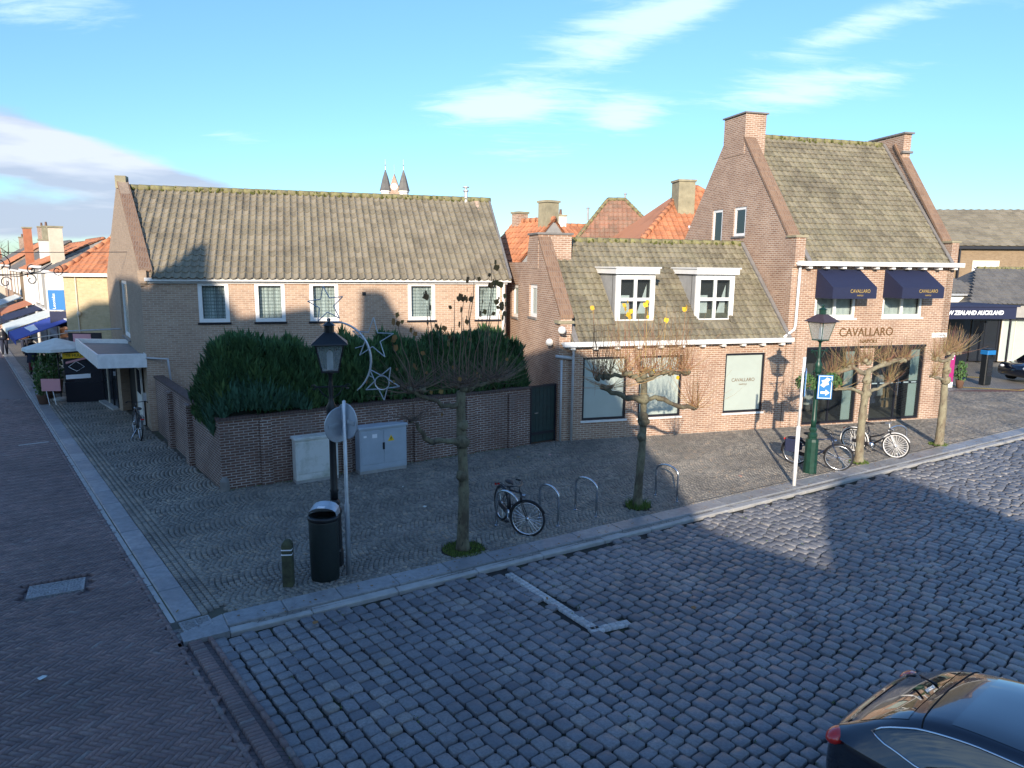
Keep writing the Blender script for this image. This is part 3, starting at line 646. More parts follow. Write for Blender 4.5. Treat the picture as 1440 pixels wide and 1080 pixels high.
for a,c in w2: 
    fr=window(h2,PX,a,c,.6,2.56,fw=.07,pm='film',fm='black_frame',d=.04,sillm='white_worn')
    if a>5:
        text('CAVALLARO',.16,'lettering','bronze',fr,((a+c)/2,.066,1.62),(math.pi/2,0,0),.002,'CENTER',.95); text('NAPOLI',.075,'lettering','bronze',fr,((a+c)/2,.066,1.50),(math.pi/2,0,0),.002,'CENTER',1.1)
ZE2,ZR2,YR2=3.0,6.12,2.83
sl2=math.hypot(YR2+.2,ZR2-ZE2); c2,s2_=(YR2+.2)/sl2,(ZR2-ZE2)/sl2
PR2=lambda u,v,w:(u,-.2+v*c2-w*s2_,ZE2+v*s2_+w*c2)
dorm=[(1.97,3.30),(4.74,6.14)]
def skp(u,v):
    z=ZE2+v*s2_
    return any(a+.05<u<c-.05 and 3.55<z<5.1 for a,c in dorm)
tiles('roof',PR2,.36,7.95,sl2,.225,.24,.045,'tile_moss',h2,lambda v:.37,lambda v:7.93,skip=skp,shape='flem',lip=.055)
b=MB(); b.prism([(.36,0),(7.93,0),(7.93,sl2),(.36,sl2)],PR2,-.03,-.01); b.add([PR2(.36,sl2,-.02),PR2(7.93,sl2,-.02),(7.9,6,3.2),(.36,6,3.2)],[(0,1,2,3)]); b.build('roof_underlay','tile_moss',h2)
ridge(PR2(1.1,sl2,.03),PR2(7.9,sl2,.03),h2,r=.10)
b=MB(); b.prism([(.36,0),(.52,0),(.52,sl2),(.36,sl2)],PR2,.06,.10); b.build('flashing','lead',h2); b=MB(); b.prism([(7.80,0),(7.93,0),(7.93,sl2),(7.80,sl2)],PR2,.06,.12); b.build('flashing','lead',h2)
b=MB(); b.box((.05,-.32,2.92),(8.0,-.16,3.06)); b.box((.05,-.16,2.98),(8.0,-.002,3.02))
for i in range(11): x=.3+i*.73; b.box((x,-.22,2.82),(x+.14,-.003,2.915))
b.build('gutter','white_paint',h2)
for a,c in dorm:
    yb=.42; zb=3.5
    d=MB(); PD_=lambda x,z,dd:(x,yb+dd,z)
    d.box((a+.02,yb+.1,zb),(a+.06,yb+1.75,5.04)); d.box((c-.06,yb+.1,zb),(c-.02,yb+1.75,5.04)); dm=d.build('dormer','zinc',h2)
    window(dm,PD_,a,c,zb,5.06,fw=.16,cols=2,rows=2,d=.0,mull=.10,pm='glass_clear',curtain=None,sill=False)
    s=MB(); s.box((a+.25,yb+.2,zb+.15),(a+.55,yb+.22,4.4)); s.add([(c-.55,yb+.2,3.7),(c-.2,yb+.2,3.7),(c-.2,yb+.2,4.75)],[(0,1,2)]); s.build('curtain','curtain',dm)
    s=MB(); s.box((a-.07,yb-.14,5.07),(c+.07,yb+1.75,5.24)); s.box((a-.11,yb-.18,5.24),(c+.11,yb+1.75,5.28)); s.build('dormer_roof','white_paint',dm)
    s=MB(); s.box((a-.05,yb-.07,3.43),(c+.05,yb+.12,3.497)); s.build('dormer_sill','white_paint',dm)
    s=MB()
    for X in (a-.01,):
        s.tube([(X-.03,yb-.0,3.52),(X-.03,yb+1.5,5.12)],.05,4)
    s.build('dormer_flashing','lead',dm)
pipe(h2,[(.42,-.10,2.82),(.42,-.10,2.5),(.42,-.07,.0)],.04,material='pvc_grey'); 
pipe(h2,[(-.12,-.02,2.62),(.42,-.10,2.56)],.05,material='pvc_grey',name='rainwater_pipe')
pipe(h2,[(.06,-.07,2.5),(.06,-.07,.0)],.035,material='pvc_grey',name='rainwater_pipe')
pipe(h2,[(-.16,5.5,5.0),(-.16,5.5,.0)],.045)
def floodlight(loc,lab):
    t=thing('flood_lamp',lab,'lamp',loc,AN); m=MB(); m.smooth=True; m.blob((0,-.16,0),.12,12,8,0); m.build('shade','white_worn',t)
    m=MB(); m.tube([(0,0,.04),(0,-.14,.02)],.025,8); m.build('bracket','black_frame',t); m=MB(); m.lathe([(.09,0),(.11,.01)],(0,-.2,-.1),12); m.build('lens','glass_dark',t)
def W2(o,x,y,z): q=o+EX*x+BX*y; return (q[0],q[1],z)
floodlight(W2(P0,-.02,-.1,3.42),'round white wall lamp high on the corner of the low shop, beside the roof edge')
floodlight(W2(P0,-.12,.7,2.98),'round white wall lamp lower down, above the green gate')
# ---------------------------------------------------------------- tall corner shop (right)
h3=thing('corner_shop','tall brick corner shop with steep mossy roof, navy awnings and brick chimney','shop',(C3[0],C3[1],0),AN)
ow=[(.98,2.62),(3.72,5.42)]; od=[(.80,2.97),(3.55,5.76)]
XW=6.62
b=MB(); b.prism(rect(.3,XW,-.1,5.4),PX,0,.3,[rect(a,c,3.66,5.0) for a,c in ow]+[rect(a,c,.04,2.62) for a,c in od]); b.build('front_wall','brick_red',h3)
b=MB(); b.prism([(0,-.1),(7.7,-.1),(7.7,5.5),(4.5,9.75),(3.1,9.75),(.34,6.3),(-.1,6.3),(-.1,5.35),(0,5.3)],PL,0,.36,[rect(2.75,3.5,6.42,7.45),rect(4.25,4.95,6.15,7.45)]); b.build('gable_wall','brick_red',h3)
window(h3,PL,2.75,3.5,6.42,7.45,fw=.1,pm='glass_dark',d=.03); window(h3,PL,4.25,4.95,6.15,7.45,fw=.1,pm='glass_dark',d=.03)
b=MB(); b.prism([(.30,6.28),(3.15,9.82),(3.15,9.94),(.30,6.40)],PL,-.03,.42); b.build('coping','brick_coping',h3)
b=MB(); b.box((-.05,-.14,6.28),(.42,.36,6.34)); b.build('kneeler_cap','moss_stone',h3)
b=MB(); b.box((-.02,3.1,9.3),(.82,4.45,10.68)); ch=b.build('chimney','brick_red',h3)
b=MB(); b.box((-.08,3.04,10.68),(.88,4.5,10.73)); b.build('cap','lead',ch)
SK=.09
PRt=lambda y,z,t:(XW+.02+SK*y+t,y,z)
b=MB(); b.prism([(0,-.1),(7.7,-.1),(7.7,5.5),(4.4,9.9),(3.2,9.9),(.34,6.25),(-.1,6.25),(-.1,5.35),(0,5.3)],PRt,-.3,.0); b.build('side_wall','brick_red',h3)
b=MB(); b.prism([(.30,6.22),(3.2,9.9),(3.2,10.02),(.30,6.34)],PRt,-.36,.04); b.build('coping','brick_coping',h3)
b=MB(); b.prism([(-.14,6.22),(.36,6.22),(.36,6.28),(-.14,6.28)],PRt,-.36,.06); b.build('kneeler_cap','moss_stone',h3)
b=MB(); b.prism([(2.75,9.2),(4.6,9.2),(4.6,10.3),(2.75,10.3)],PRt,-.30,.04); ch=b.build('chimney','brick_red',h3)
b=MB(); b.prism([(2.66,10.3),(4.7,10.3),(4.7,10.36),(2.66,10.36)],PRt,-.36,.10); b.prism([(2.66,9.6),(2.76,9.6),(2.76,9.68),(2.66,9.68)],PRt,-.36,.10); b.build('cap','lead',ch)
ZE3,ZR3,YR3=5.46,10.02,3.8
sl3=math.hypot(YR3+.22,ZR3-ZE3); c3,s3_=(YR3+.22)/sl3,(ZR3-ZE3)/sl3
PR3=lambda u,v,w:(u,-.22+v*c3-w*s3_,ZE3+v*s3_+w*c3)
tiles('roof',PR3,.36,7.0,sl3,.235,.25,.045,'tile_moss',h3,lambda v:.37,lambda v:XW-.33+SK*(v*c3),shape='flem',lip=.055)
b=MB(); b.prism([(.36,0),(XW-.3,0),(XW-.1,sl3),(.36,sl3)],PR3,-.03,-.01); b.add([PR3(.36,sl3,-.02),PR3(XW,sl3,-.02),(XW,7.9,5.4),(.3,7.9,5.4)],[(0,1,2,3)]); b.build('roof_underlay','tile_moss',h3)
ridge(PR3(.8,sl3,.03),PR3(XW-.1,sl3,.03),h3,r=.1)
b=MB(); b.prism([(.36,0),(.50,0),(.50,sl3),(.36,sl3)],PR3,.07,.11); b.build('flashing','lead',h3); b=MB(); b.prism([(XW-.46,0),(XW-.33,0),(XW-.33+SK*4,sl3),(XW-.46+SK*4,sl3)],PR3,.07,.11); b.build('flashing','lead',h3)
b=MB(); b.box((.05,-.34,5.38),(XW+.1,-.16,5.52)); b.box((.05,-.16,5.42),(XW+.05,-.002,5.48))
for i in range(10): x=.45+i*.66; b.box((x,-.24,5.29),(x+.14,-.003,5.375))
b.build('gutter','white_paint',h3)
pipe(h3,[(.22,-.1,5.35),(.22,-.08,3.45),(.16,-.1,3.3),(-.4,-.22,3.0)],.045)
b=MB(); b.box((.2,7.6,-.1),(XW,7.75,5.4)); b.build('rear_wall','brick_red',h3)
for a,c in ow: window(h3,PX,a,c,3.66,5.0,fw=.1,cols=2,pm='glass_clear',curtain='curtain',d=.04,mull=.1,sillm='white_worn')
# shop room seen through the doors
b=MB(); b.box((.4,2.1,0),(6.2,2.2,2.9)); b.box((.4,.32,2.75),(6.2,2.1,2.8)); b.box((3.2,.32,0),(3.3,2.1,2.75)); b.build('shop_room_wall','shop_wall',h3)
b=MB(); b.box((.4,.31,-.05),(6.2,2.1,.03)); b.build('shop_floor','shop_floor',h3)
for k,(a,c) in enumerate(od):
    fr=window(h3,PX,a,c,.04,2.62,fw=.07,cols=2,rows=1,pm='glass_clear',fm='black_frame',d=.05,sill=False,mull=.05,name='glazed_door')
    for ch_ in [x for x in bpy.data.objects if x.parent==fr and x.name.startswith('room_shade')]: bpy.data.objects.remove(ch_)
    f=MB(); f.box((c-.48,.12,.12),(c-.12,.14,2.5)); f.build('side_panel','film',fr)
    h=MB(); h.tube([((a+c)/2+.08,.03,.9),((a+c)/2+.08,.03,1.5)],.015,6); h.build('handle','steel',fr)
    if k==1:
        h=MB(); h.box((a+.07,.10,1.30),(c-.07,.118,1.40)); h.build('push_bar','black_frame',fr)
        h=MB()
        for i in range(6): h.box((a+.12+i*.34,.094,1.33),(a+.34+i*.34,.0985,1.37))
        h.build('bar_marks','sign_white',fr)
b=MB(); b.box((.80,-.02,2.62),(5.76,.03,2.70)); b.build('lintel','black_frame',h3)
def garment(x,y,z,mt,lab,w=.42,h=.75):
    t=thing('garment',lab,'clothing',W2(C3,x,y,z),AN+random.uniform(-.3,.3),'clothes inside the corner shop')
    m=MB(); m.add([(-w*.2,-.04,h),(w*.2,-.04,h),(w*.5,-.05,h*.88),(w*.55,-.05,h*.35),(w*.38,-.06,h*.36),(w*.36,-.08,0),(-w*.36,-.08,0),(-w*.38,-.06,h*.36),(-w*.55,-.05,h*.35),(-w*.5,-.05,h*.88)]+[(-w*.2,.04,h),(w*.2,.04,h),(w*.5,.05,h*.88),(w*.55,.05,h*.35),(w*.38,.06,h*.36),(w*.36,.08,0),(-w*.36,.08,0),(-w*.38,.06,h*.36),(-w*.55,.05,h*.35),(-w*.5,.05,h*.88)],
        [tuple(range(10)),tuple(range(19,9,-1))]+[(i,(i+1)%10,10+(i+1)%10,10+i) for i in range(10)]); m.build('cloth',mt,t)
    m=MB(); m.tube([(0,0,h-.01),(0,0,h+.06),(.03,0,h+.09)],.008,5); m.build('hanger','steel',t)
GL=[(1.15,1.0,.95,'cloth_light','pale jacket hanging behind the left shop door, nearest the lamp post'),(1.5,1.3,.9,'cloth_brown','dark brown jacket hanging behind the left shop door'),(1.9,1.1,.5,'cloth_light','long pale coat on a low hanger behind the left shop door'),(3.85,.9,1.45,'cloth_light','cream top hanging high at the left of the right shop door'),(4.25,1.2,1.5,'cloth_brown','brown jacket hanging high in the right shop door'),(4.35,.8,.5,'cloth_navy','navy coat low in the right shop door'),(4.75,.9,.75,'cloth_light','pale draped scarf in the middle of the right shop door'),(5.1,1.1,1.5,'cloth_navy','navy pullover hanging at the right of the right shop door'),(5.15,.9,.3,'cloth_tan','tan bag shaped piece low in the right shop door')]
for g in GL: garment(g[0],g[1],g[2],g[3],g[4])
text('CAVALLARO',.40,'lettering','bronze',h3,(2.02,-.012,3.04),(math.pi/2,0,0),.01,'LEFT',.98); text('NAPOLI',.17,'lettering','bronze',h3,(3.25,-.012,2.80),(math.pi/2,0,0),.01,'CENTER',1.2)
b=MB(); b.box((5.95,-.03,2.93),(6.6,-.003,3.09)); sg=b.build('street_name_plate','sign_white',h3)
m=MB()
for i in range(5): m.box((6.24+i*.06,-.034,2.98),(6.28+i*.06,-.031,3.02+.02*(i%2)))
m.build('faded_marks','lead',sg)
def awning(x0,x1,lab):
    t=thing('awning',lab,'awning',W2(C3,x0,0,0),AN,'navy awnings on the corner shop'); w=x1-x0; zt,zf,zb,o=5.26,4.70,4.34,-.82
    m=MB(); m.add([(0,-.01,zt),(w,-.01,zt),(w,o,zf),(0,o,zf),(w,o,zb),(0,o,zb)],[(0,1,2,3),(3,2,4,5)]); m.add([(0,-.01,zt),(0,o,zf),(0,o,zb),(0,-.01,zb)],[(0,1,2,3)]); m.add([(w,-.01,zt),(w,o,zf),(w,o,zb),(w,-.01,zb)],[(0,1,2,3)]); m.build('canopy','navy_fabric',t,fix=False)
    m=MB(); m.tube([(.02,-.02,zb+.01),(.02,o+.02,zb+.01),(w-.02,o+.02,zb+.01),(w-.02,-.02,zb+.01)],.015,6); m.build('frame','black_frame',t)
    text('CAVALLARO',.16,'lettering','gold',t,(w*.62,o-.006,zb+.19),(math.pi/2,0,0),.002,'CENTER',.85); text('NAPOLI',.07,'lettering','gold',t,(w*.62,o-.006,zb+.08),(math.pi/2,0,0),.002,'CENTER',1)
awning(.95,2.66,'navy fabric awning over the left upper window of the corner shop, nearest the downpipe'); awning(3.68,5.42,'navy fabric awning over the right upper window of the corner shop')
# ---------------------------------------------------------------- garden wall, gate, hedge
gw=thing('garden_wall','dark red brick garden wall with pale mortar wrapping the hedge corner','wall',(WC[0],WC[1],0),0)
def wallrun(a,bb,th,h0,h1,name,holes=()):
    d=bb-a; ln=np.linalg.norm(d); d=d/ln; n=np.array([-d[1],d[0]])
    P=lambda s,z,t:(a[0]-WC[0]+d[0]*s+n[0]*t,a[1]-WC[1]+d[1]*s+n[1]*t,z)
    m=MB(); m.prism([(0,-.1),(ln,-.1),(ln,h1),(0,h0)],P,0,th); o=m.build(name,'brick_garden',gw)
    m=MB(); m.prism([(-.03,h0),(ln,h1),(ln,h1+.07),(-.03,h0+.07)],P,-.03,th+.03); m.build('coping','coping_dark',o) 
    return P,ln
Pf,lf=wallrun(WC,WR+np.array([-.0,.0]),.22,1.66,1.70,'front_wall')
m=MB()
for s in (.9,2.9,4.9,6.5,7.9): m.prism([(s,-.1),(s+.26,-.1),(s+.26,1.60),(s,1.60)],Pf,-.07,.0)
m.build('pier','brick_garden',gw)
SB=A1+np.array([.28,-.10]); 
Ps,ls=wallrun(SB,WC,.22,1.70,1.66,'side_wall')
for s in (2.1,4.4):
    m=MB(); m.prism([(s,-.1),(s+.36,-.1),(s+.36,1.62),(s,1.62)],Ps,-.14,.0); m.build('pier','brick_garden',gw)
m=MB(); m.lathe([(.13,-.05),(.11,.22),(.05,.32)],(.04,.04,0),8); m.build('corner_guard','lead',gw)
# gate
g0=WR; g1=np.array(W2(P0,-.04,.1,0)[:2]); ga=math.atan2(g1[1]-g0[1],g1[0]-g0[0]); gl=np.linalg.norm(g1-g0)
gt=thing('garden_gate','dark green plank gate between garden wall and low shop','gate',(g0[0],g0[1],0),ga)
m=MB()
for i in range(6): x=.05+i*(gl-.1)/6; m.box((x+.004,.0,.05),(x+(gl-.1)/6-.004,.04,1.72))
m.build('planks','gate_green',gt); m=MB(); m.box((0,-.02,0),(.05,.09,1.78)); m.box((gl-.05,-.02,0),(gl,.09,1.78)); m.box((.05,-.02,1.72),(gl-.05,.09,1.78)); m.box((.05,-.03,.28),(gl-.05,-.002,.36)); m.build('frame','black_frame',gt)
m=MB(); m.tube([(.12,-.02,.95),(.12,-.06,.95),(.24,-.06,.95)],.012,6); m.build('handle','steel',gt)
# conifers
def tuft_mesh(n=13,h=.27,w=.026,sp=.95):
    vs=[];fs=[]
    for i in range(n):
        a=random.uniform(0,2*math.pi); t=random.uniform(0,sp); L_=h*random.uniform(.6,1.1); z0=random.uniform(-.1,.12)*h*2
        dx,dy=math.sin(t)*math.cos(a),math.sin(t)*math.sin(a); dz=math.cos(t)
        px,py=-math.sin(a),math.cos(a); o=len(vs); ww=w*random.uniform(.7,1.3)
        vs+=[(dx*.02+px*ww*.3,dy*.02+py*ww*.3,z0),(dx*.02-px*ww*.3,dy*.02-py*ww*.3,z0),(dx*L_*.55-px*ww,dy*L_*.55-py*ww,z0+dz*L_*.55),(dx*L_,dy*L_,z0+dz*L_),(dx*L_*.55+px*ww,dy*L_*.55+py*ww,z0+dz*L_*.55)]
        fs+=[(o,o+1,o+2,o+3,o+4)]
    return vs,fs
def conifer_mass(name,label,cat,org,ax,ay,L_,depth,hf,material,n,seed=0,bulge=.28,zlow=1.5,group=None):
    rs=np.random.default_rng(seed); rot=math.atan2(ax[1],ax[0])
    t=thing(name,label,cat,(org[0],org[1],0),rot)
    P=[];A=[];S=[];Rv=[];TL=[]
    for i in range(n):
        k=rs.random(); x=rs.random()*L_; 
        H=hf(x)
        if k<.55: y=-bulge+rs.normal()*.05+.06*math.sin(x*5)+.07*math.sin(x*2.3+1); z=zlow+(H-zlow)*rs.random()**.85; y+=max(0,(z-H+.5))*.5; 
        elif k<.85: y=rs.random()*depth; z=H+rs.normal()*.06
        elif k<.93: x=-.05+rs.normal()*.06; y=rs.random()*depth; z=zlow-.2+(H-zlow)*rs.random()
        else: x=L_+rs.normal()*.06; y=rs.random()*depth; z=zlow+(H-zlow)*rs.random()
        ez=min(x,L_-x); 
        if ez<.5: z-= (.5-max(ez,-.1))**2*.9
        P.append((x,y,z-.12)); A.append(rs.random()*6.28); s=rs.uniform(.75,1.35); S.append((s,s,s*rs.uniform(.85,1.35))); 
        clump=.5+.5*math.sin(x*6.1+z*2.)*math.cos(x*2.3-z*4.1); Rv.append(min(1,max(0,.15+.5*clump*rs.random()+.35*rs.random()**2)))
        TL.append((0,0))
    V=[]
    tv,tf=tuft_mesh()
    o=inst(tv,tf,P,A,S,Rv,'foliage',material); o.parent=t
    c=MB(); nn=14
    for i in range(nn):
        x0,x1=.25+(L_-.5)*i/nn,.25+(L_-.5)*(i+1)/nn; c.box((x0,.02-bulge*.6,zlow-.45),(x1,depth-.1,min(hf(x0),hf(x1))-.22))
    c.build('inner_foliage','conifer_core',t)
    s=MB()
    for i in range(int(L_/1.)): s.tube([(.5+i*1.,depth*.5,-.05),(.5+i*1.,depth*.5,1.6)],.05,6)
    s.build('stem','bark',t)
    return t
def hf1(x): return 2.95+.08*math.sin(x*1.9+.4)+.13*math.sin(x*4.3)+.10*math.sin(x*9.7+1)+.08*math.sin(x*17.)+.25*math.exp(-((x-.9)/.8)**2)-(.3 if x>7.9 else 0)
fd=np.array([7.32,4.68]);fd/=np.linalg.norm(fd); fn=np.array([-fd[1],fd[0]])
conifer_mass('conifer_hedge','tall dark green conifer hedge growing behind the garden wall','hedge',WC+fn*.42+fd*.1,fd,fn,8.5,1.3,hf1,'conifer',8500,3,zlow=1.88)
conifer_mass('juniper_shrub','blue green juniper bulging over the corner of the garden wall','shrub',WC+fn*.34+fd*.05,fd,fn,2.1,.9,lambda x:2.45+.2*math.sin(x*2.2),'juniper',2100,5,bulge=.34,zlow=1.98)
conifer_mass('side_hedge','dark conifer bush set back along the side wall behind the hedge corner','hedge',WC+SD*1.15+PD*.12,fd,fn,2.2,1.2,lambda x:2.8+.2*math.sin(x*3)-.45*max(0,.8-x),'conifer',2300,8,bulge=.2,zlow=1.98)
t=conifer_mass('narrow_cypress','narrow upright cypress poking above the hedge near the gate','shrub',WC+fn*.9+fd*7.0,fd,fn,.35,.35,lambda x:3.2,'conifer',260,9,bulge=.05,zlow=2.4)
# ---------------------------------------------------------------- pollarded plane trees
def leafquad(b,c,s,r=None):
    a=random.uniform(0,6.28); t=random.uniform(-.6,.6); v=[]
    for k in range(9):
        ang_=2*math.pi*k/9; q=s*(1 if k%2 else .78)*random.uniform(.85,1.1); x,y=q*math.cos(ang_),q*math.sin(ang_)
        v.append((c[0]+x*math.cos(a),c[1]+x*math.sin(a),c[2]+y+x*t*.3-s*.3))
    b.add(v,[tuple(range(9))],r)
def plane_tree(label,base,rz,h,r0,heads,arms,shoots,length,twig,barkm,leaves=None,lean=(0,0),knobs=(),grassr=.0,leaf_mat='leaf_brown',spread=.45,droop=.25,low=(),tw_=.0054):
    t=thing('pollarded_tree',label,'tree',(base[0],base[1],0),rz,'pollarded plane trees along the kerb')
    m=MB(); m.smooth=True; n=22; pts=[];rs=[]; ph=random.uniform(0,6)
    for i in range(n): f=i/(n-1); pts.append((lean[0]*f+.03*math.sin(f*7+ph)*(1-f*.5),lean[1]*f+.02*math.sin(f*5+ph),h*f-.05)); rs.append(r0*(1+.3*max(0,1-f*9))*(1-.28*f)*random.uniform(.93,1.10))
    m.tube(pts,rs,12)
    for kz,kr in knobs: m.blob((random.uniform(-.03,.03)+lean[0]*kz/h,-.02,kz),kr,9,7,.14)
    m.build('trunk',barkm,t)
    for a in arms:
        m=MB(); m.smooth=True; pp=[Vector(p) for p in a['p']]; q=[]
        for i in range(len(pp)-1):
            for k in range(4): q.append(pp[i].lerp(pp[i+1],k/4)+Vector([random.uniform(-.03,.03) for _ in range(3)]))
        q.append(pp[-1]); rr=[a['r']*(1-.35*i/len(q))*random.uniform(.85,1.2) for i in range(len(q))]; m.tube(q,rr,8); m.build('branch',barkm,t)
    for (x,y,z,hr) in heads:
        m=MB(); m.smooth=True
        for k in range(7): m.blob((x+random.uniform(-hr,hr)*1.1,y+random.uniform(-hr,hr)*.5,z+random.uniform(-hr,hr)*.3),hr*random.uniform(.28,.50),7,5,.35)
        m.build('knuckle',barkm,t)
    b=MB(); lv=MB(); tips=[]
    for hi_,(x,y,z,hr) in enumerate(heads):
        ns=shoots[hi_] if isinstance(shoots,(list,tuple)) else shoots
        lowh=hi_ in low
        for k in range(ns):
            a=random.uniform(0,6.28); e=random.gauss(0,1)*spread
            up_=math.cos(e); ho=abs(math.sin(e))
            if lowh or random.random()<droop: up_=random.uniform(-.25,.55); ho=1
            L_=length*random.uniform(.3,1.15)
            d=Vector((math.cos(a)*ho*1.25,math.sin(a)*ho*.8,up_)).normalized()
            p=Vector((x+random.uniform(-hr,hr)*1.5,y+random.uniform(-hr,hr)*.5,z+random.uniform(-.3,.6)*hr)); q=[p]
            for s_ in range(4):
                d=(d+Vector((random.gauss(0,.09),random.gauss(0,.09),.16 if not lowh else .10))).normalized(); p=p+d*L_/4; q.append(p)
            w0=tw_*random.uniform(.7,1.25); b.tube(q,[w0,w0*.85,w0*.7,w0*.5,w0*.3],3,False); tips.append(q)
    b.build('crown',twig,t,fix=False)
    if leaves:
        n_,mode=leaves
        for i in range(n_):
            q=random.choice(tips); 
            if mode=='tip': p=q[-1]+Vector((random.uniform(-.05,.05),)*3)
            else: p=q[random.choice([1,2,3])]
            leafquad(lv,p,random.uniform(.03,.05))
        if len(lv.v): o=lv.build('leaves',leaf_mat,t,fix=False); 
    return t
ka=math.atan2(KD[1],KD[0])
# tree 1, with long leafy shoots added by hand
t1=plane_tree('slim pollarded tree on a mossy patch, tall shoots carrying withered brown leaves',(-.88,12.73),ka,3.08,.112,
    [(-.95,.05,3.12,.13),(-.05,0,3.12,.15),(.62,.0,3.18,.11),(-1.05,-.1,2.62,.08)],
    [dict(p=[(0,0,2.1),(-.35,-.05,2.16),(-.75,-.1,2.2),(-.98,-.12,2.56)],r=.055),dict(p=[(0,0,2.75),(-.4,.02,2.78),(-.95,.05,3.1)],r=.05),dict(p=[(0,0,3.0),(.3,0,3.1),(.62,0,3.18)],r=.05)],
    [120,130,120,55],.85,'twig_dark','bark',(26,'tip'),lean=(-.04,0),knobs=((2.1,.14),(2.4,.11),(1.45,.115)),low=(3,),droop=.72,spread=1.1)
m=MB(); lv=MB()
random.seed(21)
for (x,zt,cl) in [(-1.29,4.36,5),(-1.40,4.04,2),(-.70,4.85,3),(-.72,4.6,2),(-.94,4.23,3),(-.53,4.29,3),(-.42,4.14,2),(-.18,4.68,2),(-.03,4.75,4),(.12,4.80,5),(.05,4.36,3),(.20,5.10,2),(.43,4.87,5),(.58,5.33,3),(.62,5.05,6),(.80,4.68,5),(.9,4.55,5),(.58,4.42,3),(.30,4.5,2),(-.3,4.0,3)]:
    b0=Vector((max(-.95,x*.75-.05),0,3.15)); q=[b0.lerp(Vector((x,random.uniform(-.1,.1),zt)),k/5)+Vector((random.gauss(0,.015),0,0)) for k in range(6)]
    m.tube(q,[.011,.010,.009,.008,.007,.005],4,False)
    for k in range(cl): leafquad(lv,(x+random.gauss(0,.08),random.gauss(0,.05),zt+random.gauss(0,.08)-.03),random.uniform(.04,.075))
m.build('long_shoots','twig_dark',t1,fix=False); lv.build('withered_leaves','leaf_brown',t1,fix=False)
random.seed(5)
t2=plane_tree('pollarded tree with gold shoots and knobbly arms in front of the low shop windows',(2.85,15.26),ka-.25,3.0,.092,
    [(-.95,0,2.98,.15),(-.40,0,3.02,.12),(.12,0,3.0,.18),(.62,0,3.02,.12),(1.0,0,3.02,.13),(-.78,0,2.72,.09),(1.25,-.1,2.20,.07)],
    [dict(p=[(0,0,2.42),(-.35,0,2.50),(-.62,0,2.58),(-1.0,0,2.76)],r=.075),dict(p=[(0,0,2.45),(.4,0,2.45),(.85,-.08,2.28),(1.25,-.1,2.18)],r=.06),dict(p=[(0,0,2.85),(-.4,0,3.0),(-.95,0,2.98)],r=.06),dict(p=[(0,0,2.85),(.4,0,3.0),(1.0,0,3.02)],r=.06)],
    [85,45,95,50,85,34,55],1.30,'twig_gold','bark',(0,'tip'),lean=(.05,0),knobs=((1.95,.13),(2.05,.12),(2.45,.12),(1.6,.105)),low=(5,),droop=.2,spread=.58)
lv=MB()
for (x,y,z) in [(-.52,0,4.55),(-.48,.02,4.48),(-.42,0,4.36),(-.36,0,4.42),(-.44,0,4.62),(-.38,0,4.3),(.0,0,4.45),(.04,0,4.38),(-.02,0,4.56),(.02,0,4.62),(.05,0,4.3),(-1.25,0,4.5),(-1.22,.02,4.42),(.98,0,4.5),(1.04,0,4.48),(.93,0,4.46),(.5,0,4.22),(.72,0,3.05),(.68,0,3.12),(.22,0,3.1),(.30,0,3.06),(.85,0,2.95)]: leafquad(lv,(x,y,z-.05),random.uniform(.045,.07))
lv.build('yellow_leaves','leaf_yellow',t2,fix=False)
m=MB()
for x in (-.5,-.4,-.02,.03,-1.24,.98,.5): m.tube([(x*.8,0,3.05),(x*.95,0,3.8),(x,0,4.5)],[.009,.007,.004],4,False)
m.build('long_shoots','twig_gold',t2,fix=False)
t3=plane_tree('pale pollarded tree with spread arms in front of the corner shop doors',(9.64,19.13),ka-.1,2.62,.115,
    [(-1.35,0,2.55,.12),(-.75,0,2.72,.12),(-.1,0,2.82,.16),(.7,0,2.78,.13),(1.5,0,2.80,.13),(-1.15,0,2.15,.1),(.95,0,2.2,.10)],
    [dict(p=[(0,0,2.5),(-.6,0,2.68),(-1.35,0,2.52)],r=.07),dict(p=[(0,0,2.5),(.6,0,2.72),(1.5,0,2.8)],r=.07),dict(p=[(0,0,1.95),(-.5,0,2.1),(-1.2,0,2.12)],r=.05),dict(p=[(0,0,1.95),(.45,0,2.05),(1.0,0,2.2)],r=.05)],
    [80,90,110,90,90,60,60],.72,'twig_red','bark_pale',(0,'tip'),knobs=((1.95,.14),(2.3,.12),(1.3,.115)),droop=.3,spread=.75)
t4=plane_tree('rightmost pale pollarded tree at the end of the kerb with reddish shoots',(13.12,21.26),ka+.1,2.68,.12,
    [(-.85,0,2.7,.12),(-.1,0,2.85,.14),(.6,0,2.8,.13),(-.9,0,2.2,.09)],
    [dict(p=[(0,0,2.6),(-.5,0,2.62),(-.9,0,2.7)],r=.06),dict(p=[(0,0,2.6),(.4,0,2.75),(.7,0,2.8)],r=.06),dict(p=[(0,0,2.0),(-.5,0,2.1),(-.95,0,2.2)],r=.05)],
    [75,105,115,55],.78,'twig_red','bark_pale',(0,'tip'),knobs=((2.0,.14),(2.3,.12)),droop=.3,spread=.75)
